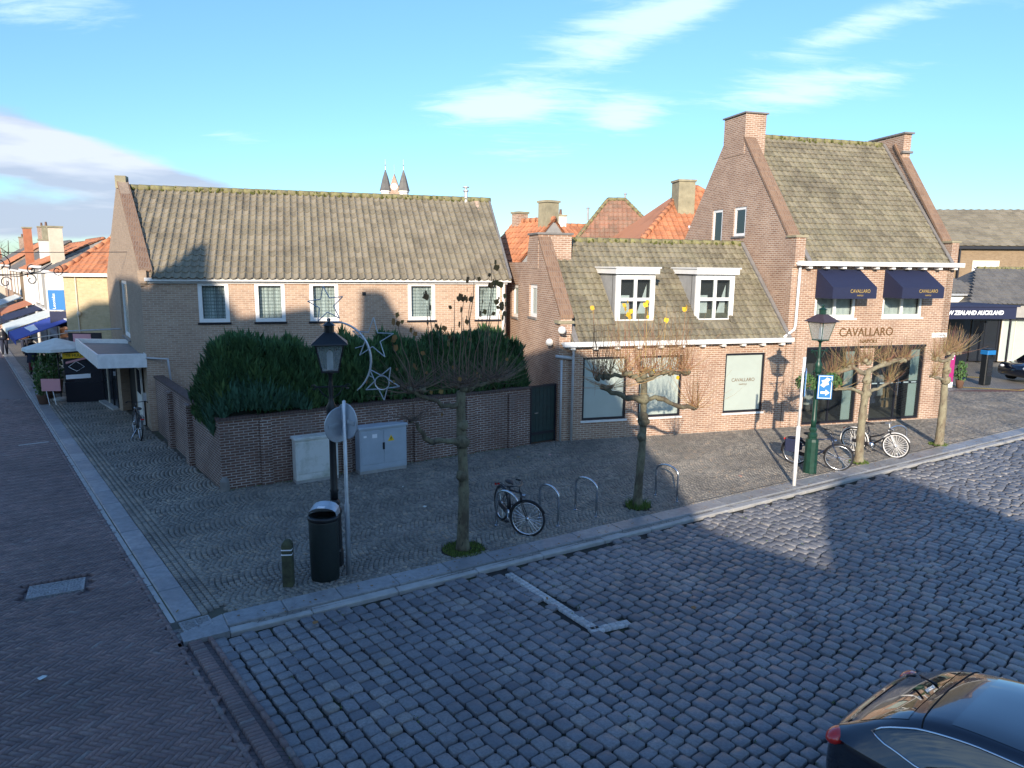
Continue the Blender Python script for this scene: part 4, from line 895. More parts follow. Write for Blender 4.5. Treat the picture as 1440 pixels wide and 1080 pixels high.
def tuftpatch(label,c,rad,n,inner=.14,h=.06):
    t=thing('grass_patch',label,'grass',(c[0],c[1],0)); t['kind']='stuff'
    m=MB(); m.lathe([(rad+.02,-.03),(rad,-.004),(.05,.004)],(0,0,0),16); m.build('soil','soil',t)
    b=MB()
    for i in range(n):
        a=random.uniform(0,6.28); q=inner+(rad-inner)*random.random(); x,y=q*math.cos(a),q*math.sin(a); s=h*random.uniform(.5,1.4); d=random.uniform(0,6.28)
        b.add([(x-.012*math.cos(d),y-.012*math.sin(d),-.01),(x+.012*math.cos(d),y+.012*math.sin(d),-.01),(x+random.gauss(0,.4)*s,y+random.gauss(0,.4)*s,s)],[(0,1,2)])
    b.build('blades','grass',t,fix=False)
tuftpatch('low mossy green patch around the foot of the slim mossy tree',(-.88,12.73),.40,1500,.16,.035)
tuftpatch('small tuft of weeds at the foot of the gold tree',(2.85,15.26),.28,380,.1,.13)
tuftpatch('thin grass around the foot of the tree by the shop doors',(9.64,19.13),.27,300,.13,.05)
tuftpatch('thin grass around the foot of the rightmost tree',(13.12,21.26),.27,300,.13,.05)
# ---------------------------------------------------------------- lamp posts
def lamp_post(label,base,mt,h=4.25,rz=0,roofm='lamp_copper'):
    t=thing('lamp_post',label,'lamp post',(base[0],base[1],0),rz)
    m=MB(); m.smooth=False
    m.lathe([(.13,-.02),(.13,.28),(.115,.32),(.105,.95),(.12,.98),(.12,1.04),(.085,1.08),(.085,1.12),(.10,1.14),(.10,1.18),(.07,1.22)],(0,0,0),8); m.build('base',mt,t)
    m=MB(); m.smooth=True; m.lathe([(.068,1.2),(.066,1.35),(.078,1.38),(.062,1.42),(.055,2.55),(.065,2.6),(.055,2.64)],(0,0,0),12); m.build('shaft',mt,t)
    m=MB(); m.smooth=True; m.lathe([(.08,2.64),(.09,2.70),(.085,2.80),(.10,2.86),(.05,2.95),(.035,3.05),(.045,3.2),(.03,3.3),(.03,3.42),(.10,3.50)],(0,0,0),12); m.build('collar',mt,t)
    m=MB(); m.tube([(-.28,0,3.22),(.28,0,3.22)],.014,6)
    for s in (-1,1):
        m.tube([(s*.28+s*.04*math.cos(k*.9),0,3.22+.04*math.sin(k*.9)) for k in range(7)],.010,5)
        m.tube([(s*.03,0,3.02),(s*.14,0,3.10),(s*.2,0,3.2)],.010,5)
    m.build('ladder_bar',mt,t)
    zb,ze=3.50,3.96; rb,re=.16,.27
    m=MB()
    for k in range(4):
        a=math.pi/4+k*math.pi/2; m.tube([(math.cos(a)*rb*1.2,math.sin(a)*rb*1.2,zb),(math.cos(a)*re*1.2,math.sin(a)*re*1.2,ze)],.012,4)
    m.lathe([(rb*1.3,zb-.02),(rb*1.3,zb+.01)],(0,0,0),4,rot=math.pi/4); m.lathe([(re*1.25,ze-.02),(re*1.25,ze)],(0,0,0),4,rot=math.pi/4); ln=m.build('lantern',mt,t)
    g=MB(); g.lathe([(rb*1.15,zb),(re*1.15,ze-.01)],(0,0,0),4,rot=math.pi/4); g.build('glass','glass_lamp',ln)
    g=MB(); g.lathe([(.05,zb+.02),(.055,zb+.1),(.05,zb+.3),(.02,zb+.34)],(0,0,0),10); g.build('bulb','sign_white',ln)
    m=MB(); m.lathe([(re*1.58,ze),(re*1.55,ze+.015),(.13,ze+.19)],(0,0,0),4,rot=math.pi/4); m.build('roof',roofm,ln)
    m=MB(); m.lathe([(.085,ze+.18),(.085,ze+.30),(.115,ze+.31),(.05,ze+.35),(.02,ze+.37),(.035,ze+.40),(.02,ze+.43)],(0,0,0),8); m.build('finial',mt,ln)
    return t
l1=lamp_post('black old style lamp post beside the litter bin',(-3.09,11.95),'lamp_black',rz=.25,roofm='lamp_black')
l2=lamp_post('green old style lamp post near the kerb in front of the corner shop',(7.86,18.1),'lamp_green',rz=.5)
b=MB(); b.lathe([(.17,0),(.165,.85),(.15,.92)],(0,0,-.01),10); b.build('post_casing','lamp_green',l2)
# hanging baskets
def basket(label,x,z):
    t=thing('flower_basket',label,'plant basket',(7.86+x,18.05,z)); m=MB(); m.smooth=True; m.lathe([(.05,-.16),(.14,-.1),(.17,0)],(0,0,0),12); m.build('bowl','terracotta',t)
    b=MB()
    for i in range(320):
        a=random.uniform(0,6.28); e=random.uniform(-.7,1.4); q=.24*random.uniform(.7,1.1); leafquad(b,(q*math.cos(a)*math.cos(e),q*math.sin(a)*math.cos(e),q*math.sin(e)*.9-.02),.03)
    b.build('foliage','plant_green',t,fix=False); b=MB(); b.tube([(0,0,.1),(-x*.8,0,.35)],.008,5); b.build('hook','lamp_green',t)
basket('leafy basket hanging on the left side of the green lamp post',-.30,2.42); basket('leafy basket hanging on the right side of the green lamp post',.34,2.45)
# christmas decoration on lamp 1
dc=thing('star_decoration','silver festive arc with three wire stars fixed to the black lamp post','decoration',(-3.05,11.85,0),0)
m=MB(); m.smooth=True; pts=[]
for k in range(25):
    a=R(96)-R(150)*k/24; pts.append((.08+.60*math.cos(a),-.02,3.70+.64*math.sin(a)))
m.tube(pts,[0.008+.013*math.sin(math.pi*(k+1)/26) for k in range(25)],8); m.build('arc','galv',dc)
def star(cx,cz,ro,rot,th=.007,inner=.40,ring=False,tilt=0.):
    m=MB(); p=[]
    for k in range(11):
        a=rot+math.pi*k/5; q=ro if k%2==0 else ro*inner; p.append((cx+q*math.cos(a)*math.cos(tilt),-.03+q*math.cos(a)*math.sin(tilt),cz+q*math.sin(a)))
    for i in range(10): m.tube([p[i],p[i+1]],th,5)
    if ring: m.tube([(cx+ro*.40*math.cos(k*.45),-.03,cz+ro*.40*math.sin(k*.45)) for k in range(15)],th,5)
    o=m.build('star','galv',dc); return o
star(-.04,4.62,.31,R(98),.009); star(.72,4.06,.36,R(15),.009,.36); star(.86,3.32,.30,R(60),.010,.42,True)
m=MB(); m.tube([(-.02,-.02,4.34),(-.02,-.02,4.46)],.008,5); m.tube([(.42,-.02,3.90),(.55,-.02,3.94)],.007,5); m.tube([(.62,-.02,3.45),(.72,-.02,3.40)],.007,5); m.build('strut','galv',dc)
# ---------------------------------------------------------------- round sign, bin, bollard, cabinets
sp=thing('round_sign','grey backs of two round traffic signs on a galvanised pole','sign',(-2.78,11.56,0),0)
m=MB(); m.smooth=True; m.lathe([(.045,-.02),(.045,1.25),(.032,1.3),(.030,3.05),(.0,3.07)],(0,0,0),12); m.build('pole','galv',sp)
def disc(x,y,z,yaw,rad,back,front):

    m=MB(); c_,s_=math.cos(yaw),math.sin(yaw)
    def PP(a,b_,d): return (x+a*c_-d*s_,y+a*s_+d*c_,z+b_)
    ring=[(rad*math.cos(k*math.pi/18),rad*math.sin(k*math.pi/18)) for k in range(36)]
    m.prism(ring,PP,0,.012); q=m.build('sign_disc',back,sp)
    m=MB(); m.smooth=True; m.tube([PP(rad*math.cos(k*math.pi/18),rad*math.sin(k*math.pi/18),.006) for k in range(37)],.012,6,False); m.build('rim','galv',q)
    m=MB(); m.prism([(-rad*.8,-.03),(rad*.8,-.03),(rad*.8,.03),(-rad*.8,.03)],PP,-.02,-.001); m.build('bracket','galv',q)
disc(0.02,.05,2.70,R(-42),.29,'cab_blue','sign_white'); disc(-.12,.12,2.62,R(52),.29,'galv','sign_white')
bn=thing('litter_bin','tall dark green oval litter bin with silver hood beside the black lamp post','bin',(-3.15,11.42,0),.0)
m=MB(); m.smooth=True; m.lathe([(.205,-.01),(.225,.03),(.235,1.02),(.23,1.06)],(0,0,0),24,sq=(1.06,.92)); m.build('body','bin_green',bn)
m=MB(); m.smooth=True; m.lathe([(.245,1.05),(.25,1.10),(.235,1.12),(.19,1.12),(.17,1.03)],(0,0,0),24,sq=(1.06,.92)); m.build('rim','lamp_black',bn)
m=MB(); n=9
vs=[]
for i in range(n):
    a=math.pi*i/(n-1); 
    for j,(yy) in enumerate((.19,-.06)): vs.append((-.24*math.cos(a),yy,1.11+(.20 if j==0 else .15)*math.sin(a)**.6))
m.add(vs,[(2*i,2*i+1,2*i+3,2*i+2) for i in range(n-1)]); m.add([vs[2*i] for i in range(n)]+[(.24,.19,1.10),(-.24,.19,1.10)],[tuple(range(n+2))]); hd=m.build('hood','galv',bn)
m=MB(); m.box((-.08,-.08,1.262),(.04,.0,1.275)); m.build('sticker','sign_white',hd)
bo=thing('bollard','short mossy grey bollard with two white bands beside the litter bin','bollard',(-3.68,11.12,0),.1)
m=MB(); m.bev((-.085,-.085,-.03),(.085,.085,.74),.018); m.lathe([(.11,.74),(.05,.80),(.0,.81)],(0,0,0),4,rot=math.pi/4); m.build('post','bollard',bo)
for z in (.56,.64):
    m=MB(); m.box((-.087,-.089,z),(.087,.0,z+.018)); m.build('reflective_band','sign_white',bo)
ra=math.atan2(fd[1],fd[0])
def cabinet(label,base,w,h,dp,mt,doors):
    t=thing('utility_cabinet',label,'utility cabinet',(base[0],base[1],0),ra)
    m=MB(); m.box((0,.02,-.03),(w,dp,.08)); m.build('plinth','lip_stone',t)
    m=MB(); m.bev((-.0,0,.08),(w,dp,h-.06),.01); m.build('body',mt,t); m=MB(); m.bev((-.03,-.03,h-.06),(w+.03,dp+.03,h),.015); m.build('lid',mt,t)
    for i in range(doors):
        a=.03+i*(w-.06)/doors; m=MB(); m.bev((0,0,0),((w-.06)/doors-.012,h-.36,.012),.004,lambda x,y,z,a=a:(a+.006+x,-z,.24+y)); m.build('door',mt,t)
    m=MB(); m.box((.03,-.006,.12),(w-.03,.0,.21)); m.build('lower_panel',mt,t)
    return t
cab=lambda s,dp:tuple(WC+fd*s-fn*(dp+.10))
cpos=cab(1.62,.30); c1=cabinet('pale stained utility cabinet with flaking dirty front against the garden wall',cpos,1.05,1.14,.30,'cab_pale',1)
c2_=cabinet('blue grey double door electricity cabinet with warning triangle against the garden wall',cab(3.22,.34),1.28,1.22,.34,'cab_blue',2)
m=MB(); m.box((.61,-.035,.60),(.66,-.013,.78)); m.build('handle','black_frame',c2_)
m=MB(); m.add([(.75,-.016,.80),(.93,-.016,.80),(.84,-.016,.96)],[(0,1,2)]); m.build('warning_triangle','yellow',c2_); m=MB(); m.add([(.825,-.018,.83),(.855,-.018,.83),(.845,-.018,.875),(.865,-.018,.875),(.838,-.018,.925),(.840,-.018,.885),(.822,-.018,.885)],[tuple(range(7))]); m.build('warning_bolt','black_frame',c2_)
m=MB(); m.box((.33,-.016,.92),(.46,-.014,1.02)); m.box((.1,-.016,.95),(.18,-.014,1.0)); m.build('sticker','sign_white',c2_)
# ---------------------------------------------------------------- blue sign pole and plates
wp=thing('sign_pole','leaning white pole with a blue direction plate edge on, left of the green lamp post','sign',(6.98,16.9,0),0)
m=MB(); m.smooth=True; m.tube([(0,0,-.02),(.0,0,1.5)],.047,10); m.tube([(.0,0,1.5),(.02,0,3.2)],.034,10); m.build('pole','white_paint',wp)
def blueplate(parent,x,y,z,yaw,w,h,arrow):
    c_,s_=math.cos(yaw),math.sin(yaw); PP=lambda a,b_,d:(x+a*c_-d*s_,y+a*s_+d*c_,z+b_)
    m=MB(); m.prism(rect(-w/2,w/2,0,h),PP,0,.02); q=m.build('sign_plate','blue_sign',parent)
    m=MB(); o_=.02; m.prism(rect(-w/2+o_,w/2-o_,o_,h-o_),PP,-.004,-.001,[rect(-w/2+o_+.015,w/2-o_-.015,o_+.015,h-o_-.015)])
    k=w/.36
    m.prism([(-.10*k,.14),(.02*k,.14),(.02*k,.09),(.12*k,.17),(.02*k,.25),(.02*k,.20),(-.10*k,.20)],PP,-.004,-.001)
    m.prism([(-.12*k,.36),(-.03*k,.30),(.02*k,.36),(.09*k,.38),(.06*k,.45),(.12*k,.52),(.03*k,.56),(-.02*k,.50),(-.10*k,.48),(-.06*k,.42)],PP,-.004,-.001)
    m.build('pictogram','sign_white',q); return q
blueplate(wp,.10,.02,2.28,R(68),.50,.62,1); 
bs=thing('parking_sign','blue direction plate with white arrow and map figure on the green lamp post','sign',(7.98,17.88,0),0); blueplate(bs,.0,.0,2.0,R(-8),.36,.62,1)
m=MB(); m.box((-.03,.02,2.2),(.03,.14,2.24)); m.box((-.03,.02,2.45),(.03,.14,2.49)); m.build('clamp','galv',bs)
# ---------------------------------------------------------------- bicycles and stands
def stand(label,a,b_,dup=None):
    a=np.array(a);b_=np.array(b_); c=(a+b_)/2; d=b_-a; w=.60; t=thing('cycle_stand',label,'cycle stand',(c[0],c[1],0),math.atan2(d[1],d[0]),'steel cycle stands')
    m=MB(); m.smooth=True; pts=[(-w/2,0,-.02),(-w/2,0,.55)]+[(-w/2*math.cos(k*math.pi/12),0,.62+.18*math.sin(k*math.pi/12)) for k in range(13)]+[(w/2,0,.55),(w/2,0,-.02)]; m.tube(pts,.024,10); m.build('hoop','steel',t)
    for s in (-1,1): m=MB(); m.lathe([(.045,-.01),(.045,.012),(.03,.02)],(s*w/2,0,0),10); m.build('foot_collar','steel',t)
stand('steel cycle stand holding the black bicycle',(-.30,14.0),(.15,13.56)); stand('empty steel cycle stand just right of the black bicycle',(.61,14.45),(.98,13.97)); stand('empty steel cycle stand left of the gold tree',(1.42,14.98),(1.83,14.54)); stand('empty steel cycle stand right of the gold tree, at the edge of the sun',(3.41,16.05),(3.79,15.63)); stand('steel cycle stand behind the white wheeled bicycle',(10.88,20.16),(11.62,20.3))
def bicycle(label,rear,front,fm,rim,loop=False,bag=False,spoke='steel',lean=.05,fender='bike_black',steer=0.):
    rear=np.array(rear);front=np.array(front); d=front-rear; a=math.atan2(d[1],d[0]); c=(rear+front)/2
    t=thing('bicycle',label,'bicycle',(c[0],c[1],0),a); t.rotation_euler=(lean,0,a)
    wb=.55; r=.345; cs_,sn_=math.cos(steer),math.sin(steer)
    def turn(m):
        m.v=[(.40+(x-.40)*cs_-y*sn_,(x-.40)*sn_+y*cs_,z) for x,y,z in m.v]; return m
    same=lambda m:m
    for s,nm in ((-1,'rear_wheel'),(1,'front_wheel')):
        T_=turn if s>0 else same
        m=MB(); m.smooth=True; m.tube([(s*wb+r*math.cos(k*math.pi/14),0,r+r*math.sin(k*math.pi/14)) for k in range(29)],0.023,7,False); wh=T_(m).build(nm,'rubber',t)
        m=MB(); m.smooth=True; m.tube([(s*wb+(r-.026)*math.cos(k*math.pi/14),0,r+(r-.026)*math.sin(k*math.pi/14)) for k in range(29)],.0135,6,False); T_(m).build('rim',rim,wh)
        m=MB()
        for k in range(24): a_=k*math.pi/12; m.tube([(s*wb,(.02 if k%2 else -.02),r),(s*wb+(r-.03)*math.cos(a_),0,r+(r-.03)*math.sin(a_))],.0022 if rim!='bike_white' else .0045,3,False)
        T_(m).build('spokes',spoke,wh)
        m=MB(); m.smooth=True; m.tube([(s*wb,-.045,r),(s*wb,.045,r)],.038 if s>0 else .03,10); T_(m).build('hub','steel',wh)
        m=MB(); m.smooth=True; m.tube([(s*wb+(r+.035)*math.cos(k),0,r+(r+.035)*math.sin(k)) for k in [R(x) for x in range(-5 if s<0 else 25,196 if s<0 else 176,12)]],[.016]*len(range(-5 if s<0 else 25,196 if s<0 else 176,12)),5); T_(m).build('mudguard',fender,t)
    bb=(-.08,0,.28); seat=(-.20,0,.80); hd=(.36,0,.84); hl=(.40,0,.66); ra_=(-wb,0,r)
    m=MB(); m.smooth=True
    m.tube([bb,seat],.022,8); m.tube([bb,hl],.026,8); m.tube([hl,hd],.026,8)
    if loop: m.tube([(-.14,0,.50),(.1,0,.58),(.38,0,.74)],.022,8)
    else: m.tube([(-.185,0,.74),hd],.022,8)
    for s in (-1,1): m.tube([(bb[0],s*.03,bb[2]),(ra_[0],s*.05,ra_[2])],.010,6); m.tube([(seat[0],s*.02,.72),(ra_[0],s*.05,ra_[2])],.008,6)
    m.build('frame',fm,t)
    m=MB(); m.smooth=True
    for s in (-1,1): m.tube([(hl[0],s*.04,hl[2]),(.45,s*.045,.55),(wb,s*.05,r)],.011,6)
    m.tube([hd,(.335,0,.98)],.014,8); turn(m).build('fork','bike_white' if rim=='bike_white' else fm,t)
    m=MB(); m.smooth=True; m.tube([(.20,-.29,1.02),(.30,-.24,1.03),(.37,-.08,1.0),(.37,.08,1.0),(.30,.24,1.03),(.20,.29,1.02)],.011,7); hb=turn(m).build('handlebar','steel' if loop else 'bike_black',t)
    for s in (-1,1): m=MB(); m.smooth=True; m.tube([(.17,s*.30,1.02),(.28,s*.25,1.03)],.018,7); turn(m).build('grip','rubber',hb)
    m=MB(); m.smooth=True; m.blob((-.24,0,.90),.10,12,7,0,(1.35,.75,.38)); m.blob((-.12,0,.90),.05,8,6,0,(1.8,.6,.5)); m.build('saddle','saddle',t)
    m=MB(); m.tube([(-.21,0,.8),(-.225,0,.88)],.013,6); m.build('seat_post','steel',t)
    m=MB()
    for s in (-1,1): m.tube([(-.28,s*.06,.72),(-.82,s*.06,.72)],.006,5); m.tube([(-wb,s*.05,r),(-.60,s*.06,.72)],.006,5); m.tube([(-wb,s*.05,r),(-.75,s*.06,.72)],.006,5)
    for k in range(4): m.tube([(-.35-k*.14,-.06,.72),(-.35-k*.14,.06,.72)],.006,5)
    m.build('rack','bike_black',t)
    m=MB(); m.smooth=True; m.tube([(bb[0],-.05,bb[2]),(bb[0],-.065,bb[2])],.09,16); m.tube([(bb[0],-.07,bb[2]),(bb[0]+.10,-.075,bb[2]-.13)],.009,5); m.tube([(bb[0],.05,bb[2]),(bb[0]-.10,.07,bb[2]+.13)],.009,5); ck=m.build('crank','steel',t)
    m=MB(); m.box((bb[0]+.05,-.15,bb[2]-.145),(bb[0]+.15,-.08,bb[2]-.12)); m.box((bb[0]-.15,.08,bb[2]+.12),(bb[0]-.05,.15,bb[2]+.145)); m.build('pedal','rubber',ck)
    m=MB(); m.box((bb[0]-.10,-.072,bb[2]-.05),(bb[0]-.10+.0,-.07,bb[2])); m.prism([(ra_[0]-.04,ra_[2]-.04),(bb[0]+.1,bb[2]-.07),(bb[0]+.12,bb[2]+.05),(ra_[0]-.04,ra_[2]+.05)],lambda x,z,dd:(x,dd,z),-.060,-.045); m.build('chain_guard','bike_black',t)
    m=MB(); m.tube([(.42,0,.80),(.48,0,.80)],[.03,.04],10); turn(m).build('headlight','steel',t); m=MB(); m.box((-.86,-.05,.66),(-.83,.05,.70)); m.build('tail_light','red_lamp',t)
    m=MB(); m.tube([(-.12,.04,.26),(-.22,.20,.0)],.008,5); m.build('kickstand','steel',t)
    if bag:
        for s in (-1,1): m=MB(); m.bev((-.80,s*.07 if s>0 else -.19,.38),(-.42,.19 if s>0 else -.07,.72),.03); m.build('pannier','navy_fabric',t)
    return t
bicycle('black bicycle with thin bright rims leaning on the first cycle stand',(-.22,14.40),(.24,13.36),'bike_black','chrome',lean=-.06,steer=R(48))
bicycle('dark blue bicycle with panniers parked against the green lamp post',(7.72,19.0),(8.75,18.22),'bike_blue','steel',bag=True,lean=.06,steer=R(14))
bicycle('bicycle with thick white wheels parked behind the tree by the shop doors',(10.05,20.36),(10.93,19.62),'bike_black','bike_white',loop=True,spoke='bike_white',fender='bike_white',lean=.04)
bicycle('dark bicycle with red tail light outside the canopied shop entrance',(-11.10,20.72),(-11.85,21.75),'bike_black','steel',lean=.08)
# ---------------------------------------------------------------- black car in the foreground
HD=np.array([.62,-.785]); CR=np.array([2.96,6.20])
car=thing('parked_car','glossy black car at the bottom right corner, seen from above its tail','car',(CR[0],CR[1],-.06),math.atan2(HD[1],HD[0]))
car.scale=(1.03,1.03,1.06)
# local: x forward, y left; right rear corner near (0,0) ; width 1.84 -> y 0..1.84
def car_body():
    xs=[0,.05,.18,.45,.9,1.5,2.3,3.0,3.5,4.0,4.35,4.5]
    hw=[.70,.80,.87,.91,.92,.92,.92,.92,.915,.90,.84,.74]
    zl=[.42,.33,.27,.22,.20,.20,.20,.20,.20,.22,.28,.4]
    zs=[.78,.90,.97,1.0,1.0,.99,.97,.95,.93,.84,.72,.6]
    m=MB(); m.smooth=True; vs=[]; n=14
    for x,w_,a,z in zip(xs,hw,zl,zs):
        sec=[(-w_*.93,a),(-w_*.985,a+.12),(-w_,a+(z-a)*.45),(-w_*.985,a+(z-a)*.75),(-w_*.93,z-.02),(-w_*.84,z+.02),(-w_*.4,z+.05)]
        sec=sec+[(-y,zz) for y,zz in reversed(sec)]
        vs+=[(x,.92+y,zz) for y,zz in sec]
    fs=[]
    for i in range(len(xs)-1):
        for j in range(n-1): fs.append((i*n+j,i*n+j+1,(i+1)*n+j+1,(i+1)*n+j))
        fs.append((i*n+n-1,i*n,(i+1)*n,(i+1)*n+n-1))
    fs.append(tuple(range(n))); fs.append(tuple((len(xs)-1)*n+j for j in range(n-1,-1,-1)))
    m.add(vs,fs); return m
bd=car_body().build('body','car_paint',car)
bd.modifiers.new('s','SUBSURF').render_levels=2; bd.modifiers['s'].levels=1
# cabin: smooth surface from sections along x
cx=[.10,.30,.55,.85,1.25,1.9,2.5,2.95,3.35,3.6]
czr=[.95,1.10,1.26,1.37,1.43,1.46,1.43,1.30,1.06,.94]
chw=[.66,.66,.65,.635,.64,.65,.64,.66,.72,.74]
cbw=[.83,.86,.875,.885,.89,.89,.89,.885,.86,.84]
def crom(xs,ys,x):
    i=min(max([k for k in range(len(xs)) if xs[k]<=x] or [0]),len(xs)-2); t=(x-xs[i])/(xs[i+1]-xs[i])
    m0=(ys[i+1]-ys[max(i-1,0)])/(xs[i+1]-xs[max(i-1,0)]); j=min(i+2,len(xs)-1); m1=(ys[j]-ys[i])/(xs[j]-xs[i]); d=xs[i+1]-xs[i]
    return (2*t**3-3*t*t+1)*ys[i]+(t**3-2*t*t+t)*d*m0+(-2*t**3+3*t*t)*ys[i+1]+(t**3-t*t)*d*m1
AA=[0,.18,.42,.66,.80,.90,1.0]
def cab_pt(x,a,s=1,off=0.):
    """a: 0 at the belt line, .66 at the roof edge, 1 on the centre line"""
    z0=.90; z=max(crom(cx,czr,x),z0+.02); h=z-z0; wb_,wr=crom(cx,cbw,x),crom(cx,chw,x)
    ys=[wb_,wb_-(wb_-wr)*.28,wb_-(wb_-wr)*.66,wr,wr*.84,wr*.48,0]; zs=[z0,z0+h*.32,z0+h*.68,z-.055*min(1,h*3),z-.022,z-.004,z]
    y,zz=crom(AA,ys,a),crom(AA,zs,a); e=.02; y2,z2=crom(AA,ys,min(1,a+e)),crom(AA,zs,min(1,a+e)); ty,tz=y2-y,z2-zz; l=math.hypot(ty,tz) or 1
    ny,nz=(tz/l,-ty/l) if a<1 else (0,1)
    return Vector((x,.92+s*(y+ny*off),zz+nz*off))
m=MB(); m.smooth=True; vs=[];fs=[]; nx,na=44,33
for i in range(nx):
    x=cx[0]+(cx[-1]-cx[0])*i/(nx-1)
    for j in range(na):
        a=-1+2*j/(na-1); vs.append(cab_pt(x,1-abs(a),1 if a>0 else -1))
for i in range(nx-1):
    for j in range(na-1): fs.append((i*na+j,i*na+j+1,(i+1)*na+j+1,(i+1)*na+j))
m.add(vs,fs); m.build('cabin','car_paint',car)
def patch(name,mt,x0,x1,lo_,hi_,s,off=.004,nx=26,na=10,bar=None):
    m=MB(); m.smooth=True; vs=[]
    for i in range(nx):
        x=x0+(x1-x0)*i/(nx-1)
        for j in range(na): a=lo_(x)+(hi_(x)-lo_(x))*j/(na-1); vs.append(cab_pt(x,min(a,1),s,off) if a<=1 else cab_pt(x,2-a,-s,off))
    m.add(vs,[(i*na+j,i*na+j+1,(i+1)*na+j+1,(i+1)*na+j) for i in range(nx-1) for j in range(na-1)]); return m.build(name,mt,car)
wlo=lambda x:np.interp(x,[.42,.52,.8,1.3,3.1],[.36,.24,.14,.08,.06]); whi=lambda x:np.interp(x,[.42,.50,.75,1.2,2.6,3.0,3.1],[.36,.45,.53,.57,.56,.40,.06])
for s in (-1,1):
    patch('side_window','car_glass',.42,3.1,wlo,whi,s)
    m=MB(); m.smooth=True; xs_=[.42+2.68*k/40 for k in range(41)]; m.tube([cab_pt(x,whi(x),s,.008) for x in reversed(xs_)]+[cab_pt(x,wlo(x),s,.008) for x in xs_],.010,6); m.build('chrome_trim','chrome',car)
patch('glass_roof','car_glass',.98,2.5,lambda x:.76,lambda x:1.24,1,.003)
patch('rear_window','car_glass',.26,.66,lambda x:.70,lambda x:1.30,1,.004)
m=MB(); m.smooth=True; m.tube([cab_pt(.16,1-abs(k/10),1 if k>0 else -1,.002) for k in range(-3,4)],.006,5); m.tube([cab_pt(.74+.05*abs(k/10),1-abs(k/10)*.42,1 if k>0 else -1,.0) for k in range(-10,11)],.007,5); m.build('panel_gap','dark_gap',car)
m=MB(); m.smooth=True; m.tube([cab_pt(.62,.98,1,.02),cab_pt(.34,.86,1,.02)],.010,6); m.build('rear_wiper','black_frame',car)
for s in (-1,1):
    m=MB(); m.smooth=True; m.blob((.12,.92+s*.76,.88),.12,12,8,0,(.7,1.25,.55)); m.build('tail_light','red_lamp',car)
for x in (.82,3.6):
    for y,sg in ((.10,-1),(1.74,1)):
        m=MB(); m.smooth=True; m.tube([(x,y-.11,.33),(x,y+.11,.33)],.33,28); wh=m.build('wheel','rubber',car); m=MB(); m.tube([(x,y+sg*.10,.33),(x,y+sg*.118,.33)],.22,16); m.build('rim','steel',wh)
for s in (-1,1):
    m=MB(); m.smooth=True; m.blob((3.0,.92+s*1.0,1.02),.11,10,8,0,(.6,1,.7)); m.build('mirror','car_paint',car)
m=MB(); m.smooth=True; m.tube([(.45,.92,1.34),(.30,1.15,1.19)],.012,6); m.build('rear_wiper','black_frame',car)
# ---------------------------------------------------------------- canopied shop on the left street
cs=thing('canopied_shop','dark street level shop front under a white flat canopy, to let posters in its window','shop',(-13.6,24.6,0),0)
O_=np.array([-13.6,24.6])
def Q(x,y,z): return (x-O_[0],y-O_[1],z)
can=[(-12.75,21.65),(-11.42,22.02),(-13.75,26.2),(-16.25,26.3)]
cx0,cy0=sum(p[0] for p in can)/4,sum(p[1] for p in can)/4
m=MB(); inn=[(cx0+(x-cx0)*.93,cy0+(y-cy0)*.93) for x,y in can]
m.prism(can,lambda a,b_,d:Q(a,b_,d),2.02,2.44,[inn]); cn=m.build('canopy','white_worn',cs)
m=MB(); m.prism(inn,lambda a,b_,d:Q(a,b_,d),2.03,2.30); m.build('canopy_deck','lead',cn)
def vwall(parent,name,a,b_,z0,z1,th,mt):
    a=np.array(a);b_=np.array(b_); d=b_-a; ln=np.linalg.norm(d); d=d/ln; n=np.array([-d[1],d[0]])
    P=lambda s,z,t:Q(a[0]+d[0]*s+n[0]*t,a[1]+d[1]*s+n[1]*t,z); m=MB(); m.prism(rect(0,ln,z0,z1),P,0,th); return m.build(name,mt,parent),P,ln
vwall(cs,'display_box',(-16.85,26.45),(-15.55,26.75),0,2.02,.1,'glass_dark')
vwall(cs,'stall_riser',(-16.85,26.43),(-15.55,26.73),0,.75,-.03,'black_frame')
o,Pw,ln=vwall(cs,'display_window',(-15.55,26.7),(-14.15,25.15),.06,2.02,.06,'glass_dark')
for s in (0,.7,1.35,ln-.07): m=MB(); m.prism(rect(s,s+.06,.06,2.02),Pw,-.03,.07); m.build('window_frame','cream_paint' if s==.7 else 'black_frame',cs)
m=MB(); m.prism(rect(0,ln,-.02,.06),Pw,-.22,.02); m.build('door_step','lip_stone',cs)
vwall(cs,'pier',(-14.15,25.15),(-13.92,24.95),0,2.02,.3,'brick_end'); vwall(cs,'recess_wall',(-14.0,25.4),(-12.3,24.0),0,2.02,.1,'room')
o,Pd,ln=vwall(cs,'side_door',(-12.62,23.55),(-12.05,22.75),0,1.95,.05,'cab_pale')
m=MB(); m.prism(rect(.1,ln-.1,1.0,1.8),Pd,-.01,.0); m.build('door_glass','glass_dark',cs)
